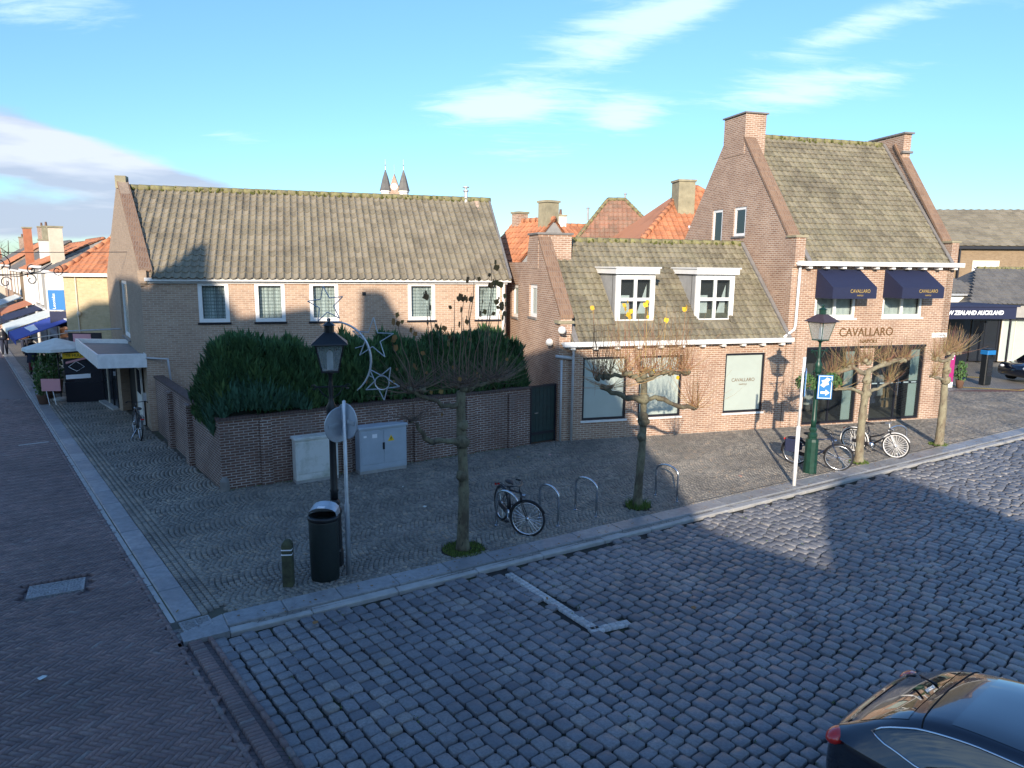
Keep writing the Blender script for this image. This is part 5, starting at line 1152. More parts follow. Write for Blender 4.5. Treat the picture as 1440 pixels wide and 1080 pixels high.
# notices
bx=lambda s,z,t:Q(-16.85+.974*s-.225*t*0+.0,26.45+.225*s+t,z)
m=MB(); m.prism([(0.0,1.66),(.86,1.70),(.86,1.90),(0.0,1.86)],bx,-.05,-.035); q=m.build('to_let_notice','yellow',cs); text('TE HUUR',.15,'lettering','black_frame',q,bx(.43,1.73,-.056),(math.pi/2,0,math.atan2(.225,.974)),.001,'CENTER',1.0)
m=MB(); m.prism([(.1,1.46),(.86,1.66),(.86,1.74),(.1,1.54)],bx,-.062,-.058); m.build('pink_strip','pink_board',cs)
m=MB(); dp=[(.18,1.35),(.45,1.18),(.72,1.35),(.45,1.56),(.18,1.35)]; m.tube([bx(a,z,-.05) for a,z in dp],.012,4); m.build('diamond_outline','sign_white',cs)
m=MB(); m.prism([(.06,.88),(.9,.92),(.9,1.08),(.06,1.04)],bx,-.05,-.035); q=m.build('white_notice','sign_white',cs)
pipe(cs,[Q(-11.42,22.0,2.32),Q(-10.75,22.0,2.30),Q(-10.70,22.05,1.2)],.035,material='pvc_grey')
m=MB(); m.box(Q(-11.9,22.55,.85),Q(-11.75,22.75,1.1)); m.build('letter_box','zinc',cs)
# upper flat roof unit beyond canopy
st=thing('roof_terrace_screen','low dark screen with pink panel above the far end of the white canopy','screen',(-16.3,27.9,1.95),0)
m=MB(); m.box((-1.2,0,0),(0.1,.05,.55)); m.build('panel','black_frame',st); m=MB(); m.box((-1.0,-.02,.05),(-.3,-.003,.5)); m.build('pink_panel','pink_board',st); m=MB(); m.tube([(-1.3,0,.6),(.9,0,.72)],.03,6); m.build('rail','zinc',st)
# parasol
pa=thing('parasol','white square parasol open over the shop terrace next to the canopy','parasol',(-17.35,26.9,0))
m=MB(); m.smooth=True; m.tube([(0,0,0),(0,0,2.15)],.025,8); m.build('pole','black_frame',pa)
m=MB(); m.lathe([(1.15,1.95),(1.12,2.05),(.06,2.38)],(0,0,0),8,rot=.4); m.build('canopy','pale_fabric',pa); m=MB(); m.lathe([(.28,0),(.25,.08),(.04,.12)],(0,0,0),12); m.build('base','lip_stone',pa)
pb=thing('pavement_board','pale pink sandwich board on thin legs by the parasol','board',(-16.95,25.75,0),.1)
m=MB(); m.box((-.33,-.02,.55),(.33,.02,1.0)); m.build('panel','pink_board',pb)
for s in (-.18,.05): m=MB(); m.tube([(s,0,.55),(s+.02,.1,0)],.015,5); m.build('leg','sign_white',pb)
def planter(label,c,h,r,mt='plant_green',n=260):
    t=thing('potted_plant',label,'plant',(c[0],c[1],0)); m=MB(); m.smooth=True; m.lathe([(r*.5,0),(r*.72,h*.30),(r*.78,h*.32),(r*.6,h*.31)],(0,0,0),14); m.build('pot','terracotta',t)
    b=MB()
    for i in range(n):
        a=random.uniform(0,6.28); e=random.uniform(-1.2,1.5); q=r*random.uniform(.5,1.05); leafquad(b,(q*math.cos(a)*math.cos(e),q*math.sin(a)*math.cos(e),h*.68+q*1.2*math.sin(e)*h/(2.6*r)),.05)
    b.build('foliage',mt,t,fix=False)
    s=MB(); s.tube([(0,0,h*.25),(0,0,h*.7)],.03,5); s.build('stem','bark',t)
planter('bushy potted shrub at the foot of the parasol, nearest the camera',(-17.5,26.1),1.1,.32); planter('taller potted shrub beside the parasol pole',(-18.1,27.3),1.5,.42); planter('round potted bush under the blue awning',(-19.3,29.0),1.4,.5); planter('dark potted shrub behind the parasol',(-18.4,28.3),1.7,.35)
# ---------------------------------------------------------------- street houses on the left
def house(label,org,ex,w,dep,ze,zr,wall,roof,wins=(),chims=(),ori='x',name='street_house',overh=.15,trim='white_paint',hip=0,cat='house'):
    """front wall along ex from org; ridge parallel to ex (ori x) or perpendicular (ori y)"""
    ex=np.array(ex)/np.linalg.norm(ex); t=thing(name,label,cat,(org[0],org[1],0),math.atan2(ex[1],ex[0]))
    m=MB()
    if ori=='x':
        m.box((0,0,-.1),(w,dep,ze))
        if not hip:
            for x in (0,w-.2): m.prism([(0,ze),(dep,ze),(dep/2,zr)],lambda y,z,d,x=x:(x+d,y,z),.0,.2)
        m.build('wall',wall,t)
        sl=math.hypot(dep/2+overh,zr-ze); c,s=(dep/2+overh)/sl,(zr-ze)/sl
        hh=lambda v:hip*v*c
        tiles('roof',lambda u,v,q:(u,-overh+v*c-q*s,ze+v*s+q*c),0,w,sl,.26,.33,.05,roof,t,lambda v:-.05+hh(v),lambda v:w+.05-hh(v))
        k=hip*(dep/2); m=MB(); m.add([(0-.05,dep+overh,ze),(w+.05,dep+overh,ze),(w-k,dep/2,zr),(k,dep/2,zr)],[(0,1,2,3)])
        if hip: m.add([(-.1,-overh,ze),(-.1,dep+overh,ze),(k,dep/2,zr)],[(0,1,2)]); m.add([(w+.1,-overh,ze),(w+.1,dep+overh,ze),(w-k,dep/2,zr)],[(0,1,2)])
        m.add([(0,-overh,ze-.01),(w,-overh,ze-.01),(w-k,dep/2,zr-.01),(k,dep/2,zr-.01)],[(0,1,2,3)])
        m.build('rear_roof',roof,t); ridge((k,dep/2,zr+.02),(w-k,dep/2,zr+.02),t,roof,r=.12,moss=False)
        if hip:
            for a_,b_ in (((-.05,-overh,ze+.06),(k,dep/2,zr+.03)),((w+.05,-overh,ze+.06),(w-k,dep/2,zr+.03))): ridge(a_,b_,t,roof,r=.12,moss=False,name='hip_tiles')
        m=MB(); m.box((-.02,-overh-.08,ze-.14),(w+.02,-overh+.06,ze-.0)); m.box((-.0,-overh+.06,ze-.10),(w,-.004,ze-.04)); m.build('gutter',trim,t)
    else:
        m.box((0,0,-.1),(w,dep,ze)); m.prism([(0,ze),(w,ze),(w/2,zr)],lambda x,z,d:(x,d,z),0,.25); m.build('wall',wall,t)
        sl=math.hypot(w/2+overh,zr-ze); c,s=(w/2+overh)/sl,(zr-ze)/sl
        for sg in (1,-1):
            P=(lambda u,v,q:(-overh+v*c-q*s,u,ze+v*s+q*c)) if sg==1 else (lambda u,v,q:(w+overh-v*c+q*s,u,ze+v*s+q*c))
            tiles('roof',P,-.05,dep,sl,.26,.33,.05,roof,t)
        m=MB(); m.add([(-overh,-.05,ze-.02),(-overh,dep,ze-.02),(w/2,dep,zr-.02),(w/2,-.05,zr-.02),(w+overh,-.05,ze-.02),(w+overh,dep,ze-.02)],[(0,1,2,3),(3,2,5,4)]); m.build('underlay',roof,t)
        ridge((w/2,-.05,zr+.03),(w/2,dep,zr+.03),t,roof,r=.12,moss=False)
    for wn in wins:
        x0,x1,z0,z1=wn[:4]; window(t,PX,x0,x1,z0,z1,fw=.1,cols=wn[4] if len(wn)>4 else 1,rows=wn[5] if len(wn)>5 else 1,pm='glass_dark',d=-.05,proud=.02,fm=wn[6] if len(wn)>6 else 'white_paint')
    for (x,y,a,b_,z0,z1,mt,pots) in chims:
        m=MB(); m.box((x-a/2,y-b_/2,z0),(x+a/2,y+b_/2,z1)); ch=m.build('chimney',mt,t); m=MB(); m.box((x-a/2-.05,y-b_/2-.05,z1),(x+a/2+.05,y+b_/2+.05,z1+.09)); m.build('cap','moss_stone',ch)
        for i in range(pots):
            xx=x+(i-(pots-1)/2)*.28; m=MB(); m.lathe([(.09,0),(.07,.28),(.08,.3)],(xx,y,z1+.09),10); m.build('chimney_pot','terracotta',ch)
    return t
S0=np.array([-19.6,31.6])
def sp_(t,o=0): q=S0+SD*t+PD*o; return (q[0],q[1])
# buff end house: side wall faces the camera
house('buff brick house with orange hipped roof beside the long pink house',(-19.75,31.5),(1,0.0),4.2,4.6,4.75,6.45,'brick_buff','tile_orange',hip=.55)
m=MB(); m.tube([(.55,-.03,.2),(.55,-.03,4.6)],.03,6); 
hb=[o for o in bpy.data.objects if o.name.startswith('street_house')][-1]; m.build('downpipe','cream_paint',hb); m=MB(); m.lathe([(.07,0),(.09,.1),(.04,.18)],(.62,-.1,2.9),8); m.build('wall_lamp','cream_paint',hb)
# facades: street side faces PD direction; walls run from far to near so the front (local -y) faces the street
def srow(label,t0,t1,ze,zr,wall,roof,wins=(),chims=(),ori='x',dep=6,**k):
    a=S0+SD*t1; ex=-SD
    # local y must point away from the street (towards +PD): front normal -y = -PD
    return house(label,(a[0],a[1]),tuple(-SD),t1-t0,dep,ze,zr,wall,roof,wins,chims,ori,**k)
# (houses stand on the +PD side: flip by running ex=+SD reversed is handled by using -SD -> local y = (-(-SD.y)...)
srow('white fronted shop house with the tall blue banner, next after the buff house',.3,4.9,4.75,6.3,'stucco_white','tile_orange',[(.6,1.5,2.7,4.2),(2.4,3.4,2.7,4.2)],[(4.3,2.2,.5,.45,5.2,6.4,'stucco_cream',0)])
srow('narrow cream house with a tall pale chimney further along the street',4.95,9.5,4.8,6.2,'stucco_cream','tile_slate',[(.8,1.6,2.6,4.4),(2.6,3.5,2.6,4.4)],[(.9,.6,.55,.6,4.8,7.0,'stucco_cream',0)])
srow('grey rendered house with a short white chimney',9.55,15.5,5.0,6.5,'stucco_grey','tile_orange',[(1,2,2.8,4.6),(3.4,4.4,2.8,4.6)],[(3.0,1.0,.5,.5,5.0,6.4,'stucco_white',0)])
srow('low white painted house with a tall orange chimney stack further down the street',15.6,23,4.7,6.4,'stucco_white','tile_orange',[(.8,2.0,2.6,4.2,2,2),(3.2,4.4,2.6,4.2,2,2),(5.6,6.6,2.6,4.2)],[(3.6,.2,.5,.45,2.6,7.3,'orange_stucco',0),(6.2,.8,.5,.5,4.6,6.5,'stucco_white',0)])
srow('tall dark roofed house far along the street',23.1,34,4.6,6.6,'brick_tan','tile_slate',[(1,2,2.8,4.6),(4,5,2.8,4.6),(7,8,2.8,4.6)],[(5,2.2,.7,.6,5.5,7.8,'moss_stone',1)])
srow('brick house with red gable far along the street',34.2,44,4.9,6.9,'brick_red','tile_orange',[(1,2,2.8,4.6),(4,5,2.8,4.6),(7,8,2.8,4.6)],[(8.6,2.5,.7,.6,5.8,8,'brick_red',1)])
srow('last cream house before the street bends',44.2,58,4.8,6.8,'stucco_cream','tile_slate',[(1,2,2.8,4.6),(4,5,2.8,4.6),(7,8,2.8,4.6),(10,11,2.8,4.6)],[(3,2.5,.7,.6,5.6,7.6,'brick_red',1)])
eb=S0+SD*62-PD*14
house('orange roofed house closing the far end of the street',(eb[0],eb[1]),tuple(PD),15,8,4.6,6.8,'brick_red','tile_orange',[(1+2.2*i,2+2.2*i,2.6,4.4) for i in range(6)],[(4,4,1,.8,6,8.2,'moss_stone',2)])
for i,(t0,t1,lab,wl) in enumerate([(12,26,'pale house across the street on its far left side','stucco_white'),(26.3,42,'brick house across the street, second on the far left side','brick_red'),(42.3,60,'cream house across the street, last on the far left side','stucco_cream')]):
    a=S0+SD*t0-PD*9.0; house(lab,(a[0],a[1]),tuple(SD),t1-t0,7,5.0,7.2,wl,'tile_orange',[(1+2.6*k,2+2.6*k,2.8,4.5) for k in range(5)],[(3,3,.7,.6,6.2,8.2,'brick_red',1)])
# blue banner
bnr=thing('blue_banner','blue hanging sign with white vertical lettering projecting from the white shop house','sign',(-20.80,32.6,0),.05)
m=MB(); m.box((-.36,-.04,3.06),(.36,.04,3.96)); m.build('panel','blue_sign',bnr); m=MB(); m.box((-.38,-.05,3.97),(.38,.05,4.72)); m.build('header_board','sign_white',bnr); m=MB(); m.box((-.37,-.03,2.3),(.37,.03,3.0)); m.build('lower_board','navy_fabric',bnr); m=MB(); m.box((.36,-.02,3.9),(.7,.02,3.94)); m.build('bracket','black_frame',bnr)
text('Leonidas',.20,'lettering','sign_white',bnr,(-.06,-.045,3.10),(math.pi/2,-math.pi/2,0),.002,'LEFT',1.0)
def street_awning(label,t0,t1,mt,o=1.5,zt=2.9,zf=2.25,txt=None):
    a=S0+SD*t1; t=thing('shop_awning',label,'awning',(a[0],a[1],0),math.atan2(-SD[1],-SD[0]),'awnings down the left street'); w=t1-t0
    m=MB(); m.box((0,-.01,zt-.05),(w,-.15,zt+.06)); m.build('cassette','white_worn',t)
    m=MB(); m.prism([(0,0),(w,0),(w,1),(0,1)],lambda x,f,d:(x,-.1-f*o,zt+(zf-zt)*f+d),0,.03); m.prism(rect(0,w,zf-.2,zf+.02),lambda x,z,d:(x,-.1-o-d,z),0,.012); m.build('cloth',mt,t)
    for x in (.1,w-.1): m=MB(); m.tube([(x,-.1,zt-.5),(x,-.1-o,zf-.02)],.02,5); m.build('arm','white_worn',t)
    if txt:
        q=[]
        for k in range(60): f=k/59; aa=.62+.10*math.sin(k*1.15)*(1-.3*f); q.append((w*(.2+.6*f)+.05*math.cos(k*1.15),-.1-o*aa,zt+(zf-zt)*aa+.045))
        m=MB(); m.tube(q,.022,4); m.build('script_lettering','sign_white',t)
    m=MB(); m.box((.1,.0,.05),(w-.1,-.04,zt-.1)); m.build('shop_window','glass_dark',t)
street_awning('blue awning with white lettering over the shop after the parasol',.1,4.5,'blue_fabric',2.0,2.62,1.88,1)
street_awning('pale grey awning just beyond the blue one',5.2,9.2,'pale_fabric',2.0,2.6,1.9)
street_awning('dark awning beyond the pale grey one',10.5,14.5,'navy_fabric',1.8,2.6,2.0); street_awning('small red awning far along the street',16.5,21.5,'orange_stucco',1.6,2.6,2.0); street_awning('pale awning far along the street, last of the row',25,31,'pale_fabric',1.6,2.6,2.0)
# scroll garland across the street
sg=thing('scroll_garland','black wire scroll garland hung across the street beside the gable','decoration',(-15.6,24.2,5.3),math.atan2(.12,1))
m=MB(); m.tube([(-4.2,0,.28),(-1.0,0,.24),(2.7,0,.30)],.012,5); m.build('cable','black_frame',sg)
def scroll(cx,cz,r,a0,turns,sgn=1):
    p=[]
    for k in range(int(26*turns)): a=a0+sgn*k*2*math.pi/26; q=r*(1-.75*k/(26*turns)); p.append((cx+q*math.cos(a),0,cz+q*math.sin(a)))
    return p
def scr(pts): m=MB(); m.tube(pts,.016,5); m.build('scroll','black_frame',sg)
for p in (scroll(-1.55,-.12,.36,-.6,1.4),scroll(-2.45,.02,.30,2.6,1.1,-1),scroll(-.55,-.32,.17,1.4,1.1),scroll(.25,-.35,.2,1.2,1.2,-1),scroll(-.6,-.66,.2,2.2,1.1,-1),scroll(-2.9,-.55,.28,.6,1.0),scroll(-3.6,-.2,.3,.3,1.2),scroll(-1.4,-.75,.2,.4,1.1)): scr(p)
scr([(-3.3,0,.15),(-2.6,0,-.25),(-1.9,0,-.50),(-1.0,0,-.55),(-.3,0,-.38),(.1,0,-.1)]); scr([(-2.7,0,.1),(-2.3,0,-.1),(-2.05,0,-.45)]); scr([(-2.2,0,-.55),(-1.9,0,-.5),(-1.1,0,-.48),(.6,0,-.40)])
m=MB(); m.tube([(2.7,0,.30),(2.7,0,-3.0)],.012,5); m.build('wall_bracket','zinc',sg)
# ---------------------------------------------------------------- people
def person(label,c,rz,top,legs,hair,walk=.18,coat=True,h=1.70):
    t=thing('person',label,'person',(c[0],c[1],0),rz); k=h/1.75
    V=[(0,0,.96),(0,0,1.12),(0,.0,1.30),(0,0,1.44),(0,.01,1.53),(0,.02,1.60),(0,.02,1.68),(0,.01,1.74),
       (-.09,0,.92),(-.10,-walk*.45,.52),(-.10,-walk*.9+.06,.09),(-.10,-walk*.9-.10,.04),(.09,0,.92),(.10,walk*.25,.52),(.10,walk*1.1,.11),(.10,walk*1.1-.13,.04),
       (-.17,0,1.41),(-.22,.02,1.14),(-.23,-.06,.90),(-.23,-.09,.82),(.17,0,1.41),(.22,.02,1.14),(.23,-.06,.90),(.23,-.09,.82)]
    E_=[(0,1),(1,2),(2,3),(3,4),(4,5),(5,6),(6,7),(0,8),(8,9),(9,10),(10,11),(0,12),(12,13),(13,14),(14,15),(3,16),(16,17),(17,18),(18,19),(3,20),(20,21),(21,22),(22,23)]
    r=[.15,.135,.155,.12,.06,.085,.10,.06,.095,.065,.045,.04,.095,.065,.045,.04,.065,.05,.038,.035,.065,.05,.038,.035]
    V=[(x*k,y*k,z*k) for x,y,z in V]; skin(V,E_,r,'body','skin',t)
    m=MB(); m.smooth=True
    lo_=.55 if coat else .85
    m.lathe([(.25,lo_),(.22,.85),(.185,1.1),(.205,1.3),(.17,1.45),(.09,1.52)],(0,0,0),14,sq=(1,.72)); 
    for s in (-1,1): m.tube([(s*.18,0,1.42),(s*.235,.02,1.14),(s*.24,-.06,.90)],[.085,.07,.055],10)
    for v in range(len(m.v)): x,y,z=m.v[v]; m.v[v]=(x*k,y*k,z*k)
    m.build('coat' if coat else 'jacket',top,t)
    m=MB(); m.smooth=True
    for i in (8,12): m.tube([V[i],V[i+1],V[i+2]],[.11,.08,.06],10)
    m.build('trousers',legs,t); m=MB(); m.smooth=True
    for i in (10,14): a=Vector(V[i]); b_=Vector(V[i+1]); m.tube([a+Vector((0,.06,-.03)),a,b_,b_+(b_-a)*.4],[.045,.055,.05,.03],8)
    m.build('shoes','rubber',t)
    m=MB(); m.smooth=True; m.blob((0,.035*k,1.68*k),.118,12,9,0,(.92,1,1.05)); 
    for i in range(len(m.v)): 
        x,y,z=m.v[i]
        if y<-.02*k and z<1.72*k: m.v[i]=(x*.85,-.02*k,z)
    m.build('hair',hair,t)
    return t
person('person in a long black coat and dark red boots walking towards the square',(-22.6,33.2),.5,'cloth_navy','red_cloth','hair')
person('dark jacketed person at the left edge, far along the street',(-28.9,40.2),.6,'black_frame','cloth_navy','hair',coat=False)
person('person in a brown top at the left edge, far along the street',(-28.0,40.6),.6,'cloth_brown','cloth_navy','cloth_tan',coat=False)
person('person in black standing under the blue awning',(-21.6,33.3),2.4,'black_frame','black_frame','hair',walk=.05)
# ---------------------------------------------------------------- roofs behind
house('orange roofed house with stone gable chimney over the left end of the low shop',(.05,28.8),(.8,.6),4.0,2.7,5.0,7.15,'stucco_grey','tile_orange',chims=[(2.0,.35,.62,.6,6.6,7.85,'moss_stone',0),(2.0,2.3,.5,.5,6.4,7.5,'brick_red',0)],ori='y')
house('small house with orange roof and a white chimney between the gable and the hipped roof',(2.4,38),tuple(EX),5.5,5,6.3,7.5,'brick_red','tile_orange',chims=[(.8,2.5,.8,.5,6.8,8.0,'stucco_white',2)])
# hipped mixed roof
hp=thing('hipped_roof_house','house with steep mottled red and grey hipped roof behind the low shop','house',(5.4,36.5,0),AN-.35)
m=MB(); m.box((-2.6,0,-.1),(2.7,5,5.9)); m.build('wall','brick_red',hp)
def hiproof(par,x0,x1,y0,y1,ze,zr,rx0,rx1,mt):
    ym=(y0+y1)/2
    sl=math.hypot(ym-y0,zr-ze); c,s=(ym-y0)/sl,(zr-ze)/sl
    tiles('roof',lambda u,v,q:(u,y0+v*c-q*s,ze+v*s+q*c),x0,x1,sl,.24,.30,.05,mt,par,lambda v:x0+(rx0-x0)*v/sl,lambda v:x1+(rx1-x1)*v/sl)
    for (xe,xr) in ((x0,rx0),(x1,rx1)):
        L2=abs(xr-xe); sl2_=math.hypot(L2,zr-ze); c_,s_=L2/sl2_,(zr-ze)/sl2_; g=1 if xr>xe else -1
        tiles('roof',lambda u,v,q,xe=xe,g=g,c_=c_,s_=s_:(xe+g*(v*c_-q*s_),u,ze+v*s_+q*c_),y0,y1,sl2_,.24,.30,.05,mt,par,lambda v,s2=sl2_:y0+(ym-y0)*v/s2,lambda v,s2=sl2_:y1-(y1-ym)*v/s2)
    m=MB(); m.add([(x0,y0,ze),(x1,y0,ze),(x1,y1,ze),(x0,y1,ze),(rx0,ym,zr-.03),(rx1,ym,zr-.03)],[(0,1,5,4),(1,2,5),(2,3,4,5),(3,0,4)]); m.build('underlay',mt,par)
    for a,b_ in (((x0,y0,ze),(rx0,ym,zr)),((x1,y0,ze),(rx1,ym,zr)),((x0,y1,ze),(rx0,ym,zr)),((x1,y1,ze),(rx1,ym,zr)),((rx0,ym,zr),(rx1,ym,zr))):
        if (Vector(a)-Vector(b_)).length>.3: ridge(tuple(np.array(a)+[0,0,.06]),tuple(np.array(b_)+[0,0,.06]),par,'ridge',r=.10,moss=False,name='hip_tiles')
hiproof(hp,-2.75,2.85,-.1,5.1,5.9,8.75,-.55,.35,'tile_mixed')
for x,z in ((.35,8.75),(-1.6,8.0)): m=MB(); m.lathe([(.06,-.3),(.06,.30),(.10,.32),(.10,.36),(.02,.40)],(x,2.5,z),8); m.build('vent_pipe','zinc',hp)
oh=house('house with bright orange roof and skylight against the corner shop gable',(5.2,31.0),(.985,.17),7.6,6.4,6.0,9.0,'brick_red','tile_orange',chims=[(2.95,2.1,.78,.85,6.8,9.1,'moss_stone',0)],hip=1.1)
m=MB(); m.box((1.9,.85,6.85),(2.35,1.35,6.9)); 
m=MB(); 
for v in range(1): 
    sl=math.hypot(3.35,2.95); c,s=3.35/sl,2.95/sl; f=lambda u,v_,q:(u,-.15+v_*c-q*s,6.0+v_*s+q*c); m.prism([(2.75,.75),(3.25,.75),(3.25,1.5),(2.75,1.5)],f,.08,.15)
m.build('skylight','sign_white',oh)
# church towers
ct=thing('church_towers','pair of slate church spires flanking a clock gable far beyond the roof ridge','church',(-37.5,230,1.2),0)
for x in (-2.75,2.9):
    m=MB(); m.lathe([(1.5,0),(1.5,26.0),(1.75,26.2),(1.75,26.7)],(x,0,0),8); tw=m.build('tower','stucco_white',ct)
    m=MB(); m.lathe([(1.95,26.7),(1.7,27.4),(.9,30.6),(.12,33.0)],(x,0,0),8); m.build('spire','tile_slate',tw)
    m=MB(); m.lathe([(.12,33),(.06,34.2),(.28,34.4),(.05,34.7),(.03,36.2)],(x,0,0),6); m.build('finial','zinc',tw)
m=MB(); m.prism([(-1.6,0),(1.6,0),(1.6,27.2),(1.1,28.6),(.5,30.3),(0,31.8),(-.5,30.3),(-1.1,28.6),(-1.6,27.2)],lambda x,z,d:(x,d,z),-.4,1.2); m.build('gable','brick_red',ct)
m=MB(); m.tube([(0,.2,31.6),(0,.2,34.6)],.08,5); m.build('weather_vane','zinc',ct)
m=MB(); m.prism([(1.05*math.cos(k*.5236),27.9+1.05*math.sin(k*.5236)) for k in range(12)],lambda x,z,d:(x,d,z),-.55,-.42); ck=m.build('clock_face','sign_white',ct)
m=MB(); m.prism([(-.06,27.85),(.06,27.85),(.04,28.7),(-.04,28.7)],lambda x,z,d:(x,d,z),-.62,-.57); m.prism([(0,27.84),(.6,27.5),(.6,27.6),(0,27.96)],lambda x,z,d:(x,d,z),-.62,-.57); m.build('clock_hands','gold',ck)
# ---------------------------------------------------------------- right hand side
th=thing('tan_warehouse','long tan brick building with grey roof behind the shopping canopy','building',(33.0,55.0,0),-.13)
m=MB(); m.box((-2,0,-.1),(34,12,7.1)); m.prism([(0,7.1),(12,7.1),(6,10.2)],lambda y,z,d:(-2+d,y,z),0,.3); m.build('wall','brick_tan',th)
sl=math.hypot(6.2,3.1)
tiles('roof',lambda u,v,q:(u,-.2+v*6.2/sl-q*.44,7.1+v*3.1/sl+q*.9),-2,34,sl,.6,.5,.06,'tile_grey',th)
m=MB(); m.add([(-2,-.2,7.08),(34,-.2,7.08),(34,6,10.15),(-2,6,10.15),(34,12,7.1),(-2,12,7.1)],[(0,1,2,3),(3,2,4,5)]); m.build('roof_underlay','tile_grey',th)
m=MB(); m.box((-2,-.38,6.85),(34,-.2,7.05)); m.build('gutter','black_frame',th); m=MB(); m.box((-2,5.4,10.1),(-1.4,6.6,10.9)); m.build('chimney','brick_tan',th)
for x in (1.8,5.8,9.8,13.8,17.8):
    window(th,PX,x,x+1.9,3.9,6.0,fw=.12,cols=2,rows=2,d=-.06,proud=.02,fm='cream_paint',pm='curtain')
m=MB(); m.tube([(.8,-.15,6.9),(.8,-.15,0)],.09,6); m.build('downpipe','black_frame',th)
wh=thing('white_annex','small white rendered building with grey tiled roof beside the corner shop','building',(21.6,41.6,0),.12)
m=MB(); m.box((0,0,-.1),(6.6,5,3.9)); m.build('wall','stucco_white',wh); sl=math.hypot(3.3,1.7)
tiles('roof',lambda u,v,q:(u,-.15+v*3.3/sl-q*.45,3.95+v*1.7/sl+q*.88),-.2,6.7,sl,.25,.3,.05,'tile_slate',wh,lambda v:-.2,lambda v:6.8-v*.95)
m=MB(); m.add([(-.2,-.15,3.93),(6.8,-.15,3.93),(3.4,3.15,5.6),(-.2,3.15,5.6)],[(0,1,2,3)]); m.add([(6.8,-.15,3.93),(6.8,6,3.93),(3.4,3.15,5.6)],[(0,1,2)]); m.build('roof_underlay','tile_slate',wh)
m=MB(); m.box((-.1,-.28,3.80),(6.85,-.12,3.92)); m.build('gutter','zinc',wh); pipe(wh,[(6.4,-.1,3.8),(6.4,-.1,0)])
rb_=thing('dark_roofed_store','single storey store with dark tiled roof and tall bright windows at the right edge','shop',(26.3,41.2,0),-.02)
m=MB(); m.box((0,0,2.55),(16,6,3.5)); m.box((0,3,-.1),(16,6,2.55)); m.build('wall','stucco_grey',rb_); sl=math.hypot(3.4,2.0)
tiles('roof',lambda u,v,q:(u,-.3+v*3.4/sl-q*.5,3.4+v*2.0/sl+q*.86),0,16,sl,.27,.32,.05,'tile_slate',rb_,lambda v:-.1+v*.55,lambda v:16)
m=MB(); m.add([(-.1,-.3,3.38),(16,-.3,3.38),(16,3.1,5.35),(2.1,3.1,5.35)],[(0,1,2,3)]); m.add([(-.1,-.3,3.38),(-.1,6,3.38),(2.1,3.1,5.35)],[(0,1,2)]); m.build('roof_underlay','tile_slate',rb_); ridge((2.1,3.1,5.4),(16,3.1,5.4),rb_,'ridge',r=.11)
for i in range(9): window(rb_,PX,.3+i*1.7,1.9+i*1.7,.05,2.5,fw=.10,cols=2,d=.02,fm='black_frame' if i==0 else 'cream_paint',pm='glass_dark' if i in (0,3,6) else 'film',sill=False)
m=MB(); m.box((0,-.35,2.52),(16,.0,2.62)); m.build('fascia','black_frame',rb_)
cp=thing('shop_canopy','long navy flat canopy with white slanted lettering at the right edge of the square','canopy',(19.0,36.6,0),.16)
m=MB(); m.box((0,0,2.75),(7.8,3.2,3.38)); m.box((-.02,-.06,3.38),(7.95,3.25,3.46)); m.build('fascia','navy_fabric',cp)
text('NZA NEW ZEALAND AUCKLAND',.30,'lettering','sign_white',cp,(7.0,-.012,2.98),(math.pi/2,0,0),.01,'RIGHT',.95,shear=.15,bold=.012)
for x in (.4,7.7): m=MB(); m.tube([(x,.2,0),(x,.2,2.75)],.06,8); m.build('post','black_frame',cp)
m=MB(); m.box((-1.5,3.25,0),(8.05,3.4,2.75)); m.box((5.9,2.4,0),(6.9,3.25,2.75)); m.build('store_wall','black_frame',cp)
for x,w_ in ((5.45,.25),): m=MB(); m.box((x,3.15,.05),(x+w_,3.22,2.45)); m.build('glass_panel','film',cp)
m=MB(); m.box((2.2,4.3,0),(8.5,4.4,2.75)); m.build('room_shade','room',cp); m=MB(); m.tube([(.3,.1,.95),(4.8,.1,.95)],.03,6); m.tube([(.3,.1,.0),(.3,.1,.95)],.03,6); m.tube([(2.5,.1,.0),(2.5,.1,.95)],.03,6); m.build('rail','black_frame',cp)
tk=thing('parking_meter','tall dark pillar parking meter with blue top, right of the corner shop','parking meter',(22.2,33.0,0),.3)
m=MB(); m.bev((-.21,-.16,0),(.21,.16,1.62),.03); m.build('body','lamp_black',tk); m=MB(); m.bev((-.25,-.2,1.42),(.25,.2,1.62),.02); m.build('blue_band','blue_sign',tk); m=MB(); m.box((-.23,-.18,1.62),(.23,.18,1.68)); m.build('cap','lamp_black',tk); m=MB(); m.box((.03,-.215,1.34),(.15,-.2,1.42)); m.box((-.14,-.175,.4),(.14,-.165,1.2)); m.build('screen','glass_dark',tk)
fl=thing('beach_flag','narrow magenta advertising banner standing behind the rightmost tree','banner',(19.95,32.0,0),.2)
m=MB(); m.box((-.13,-.012,.25),(.13,.012,1.55)); m.build('cloth','magenta',fl); m=MB(); m.box((-.13,-.014,.0),(.13,.014,.25)); m.build('base','sign_white',fl); m=MB(); m.box((-.08,-.02,1.42),(.08,-.013,1.52)); m.box((-.06,-.02,1.28),(.04,-.013,1.33)); m.build('white_marks','sign_white',fl)
planter('small potted plant beside the magenta banner',(20.4,32.0),1.1,.25)
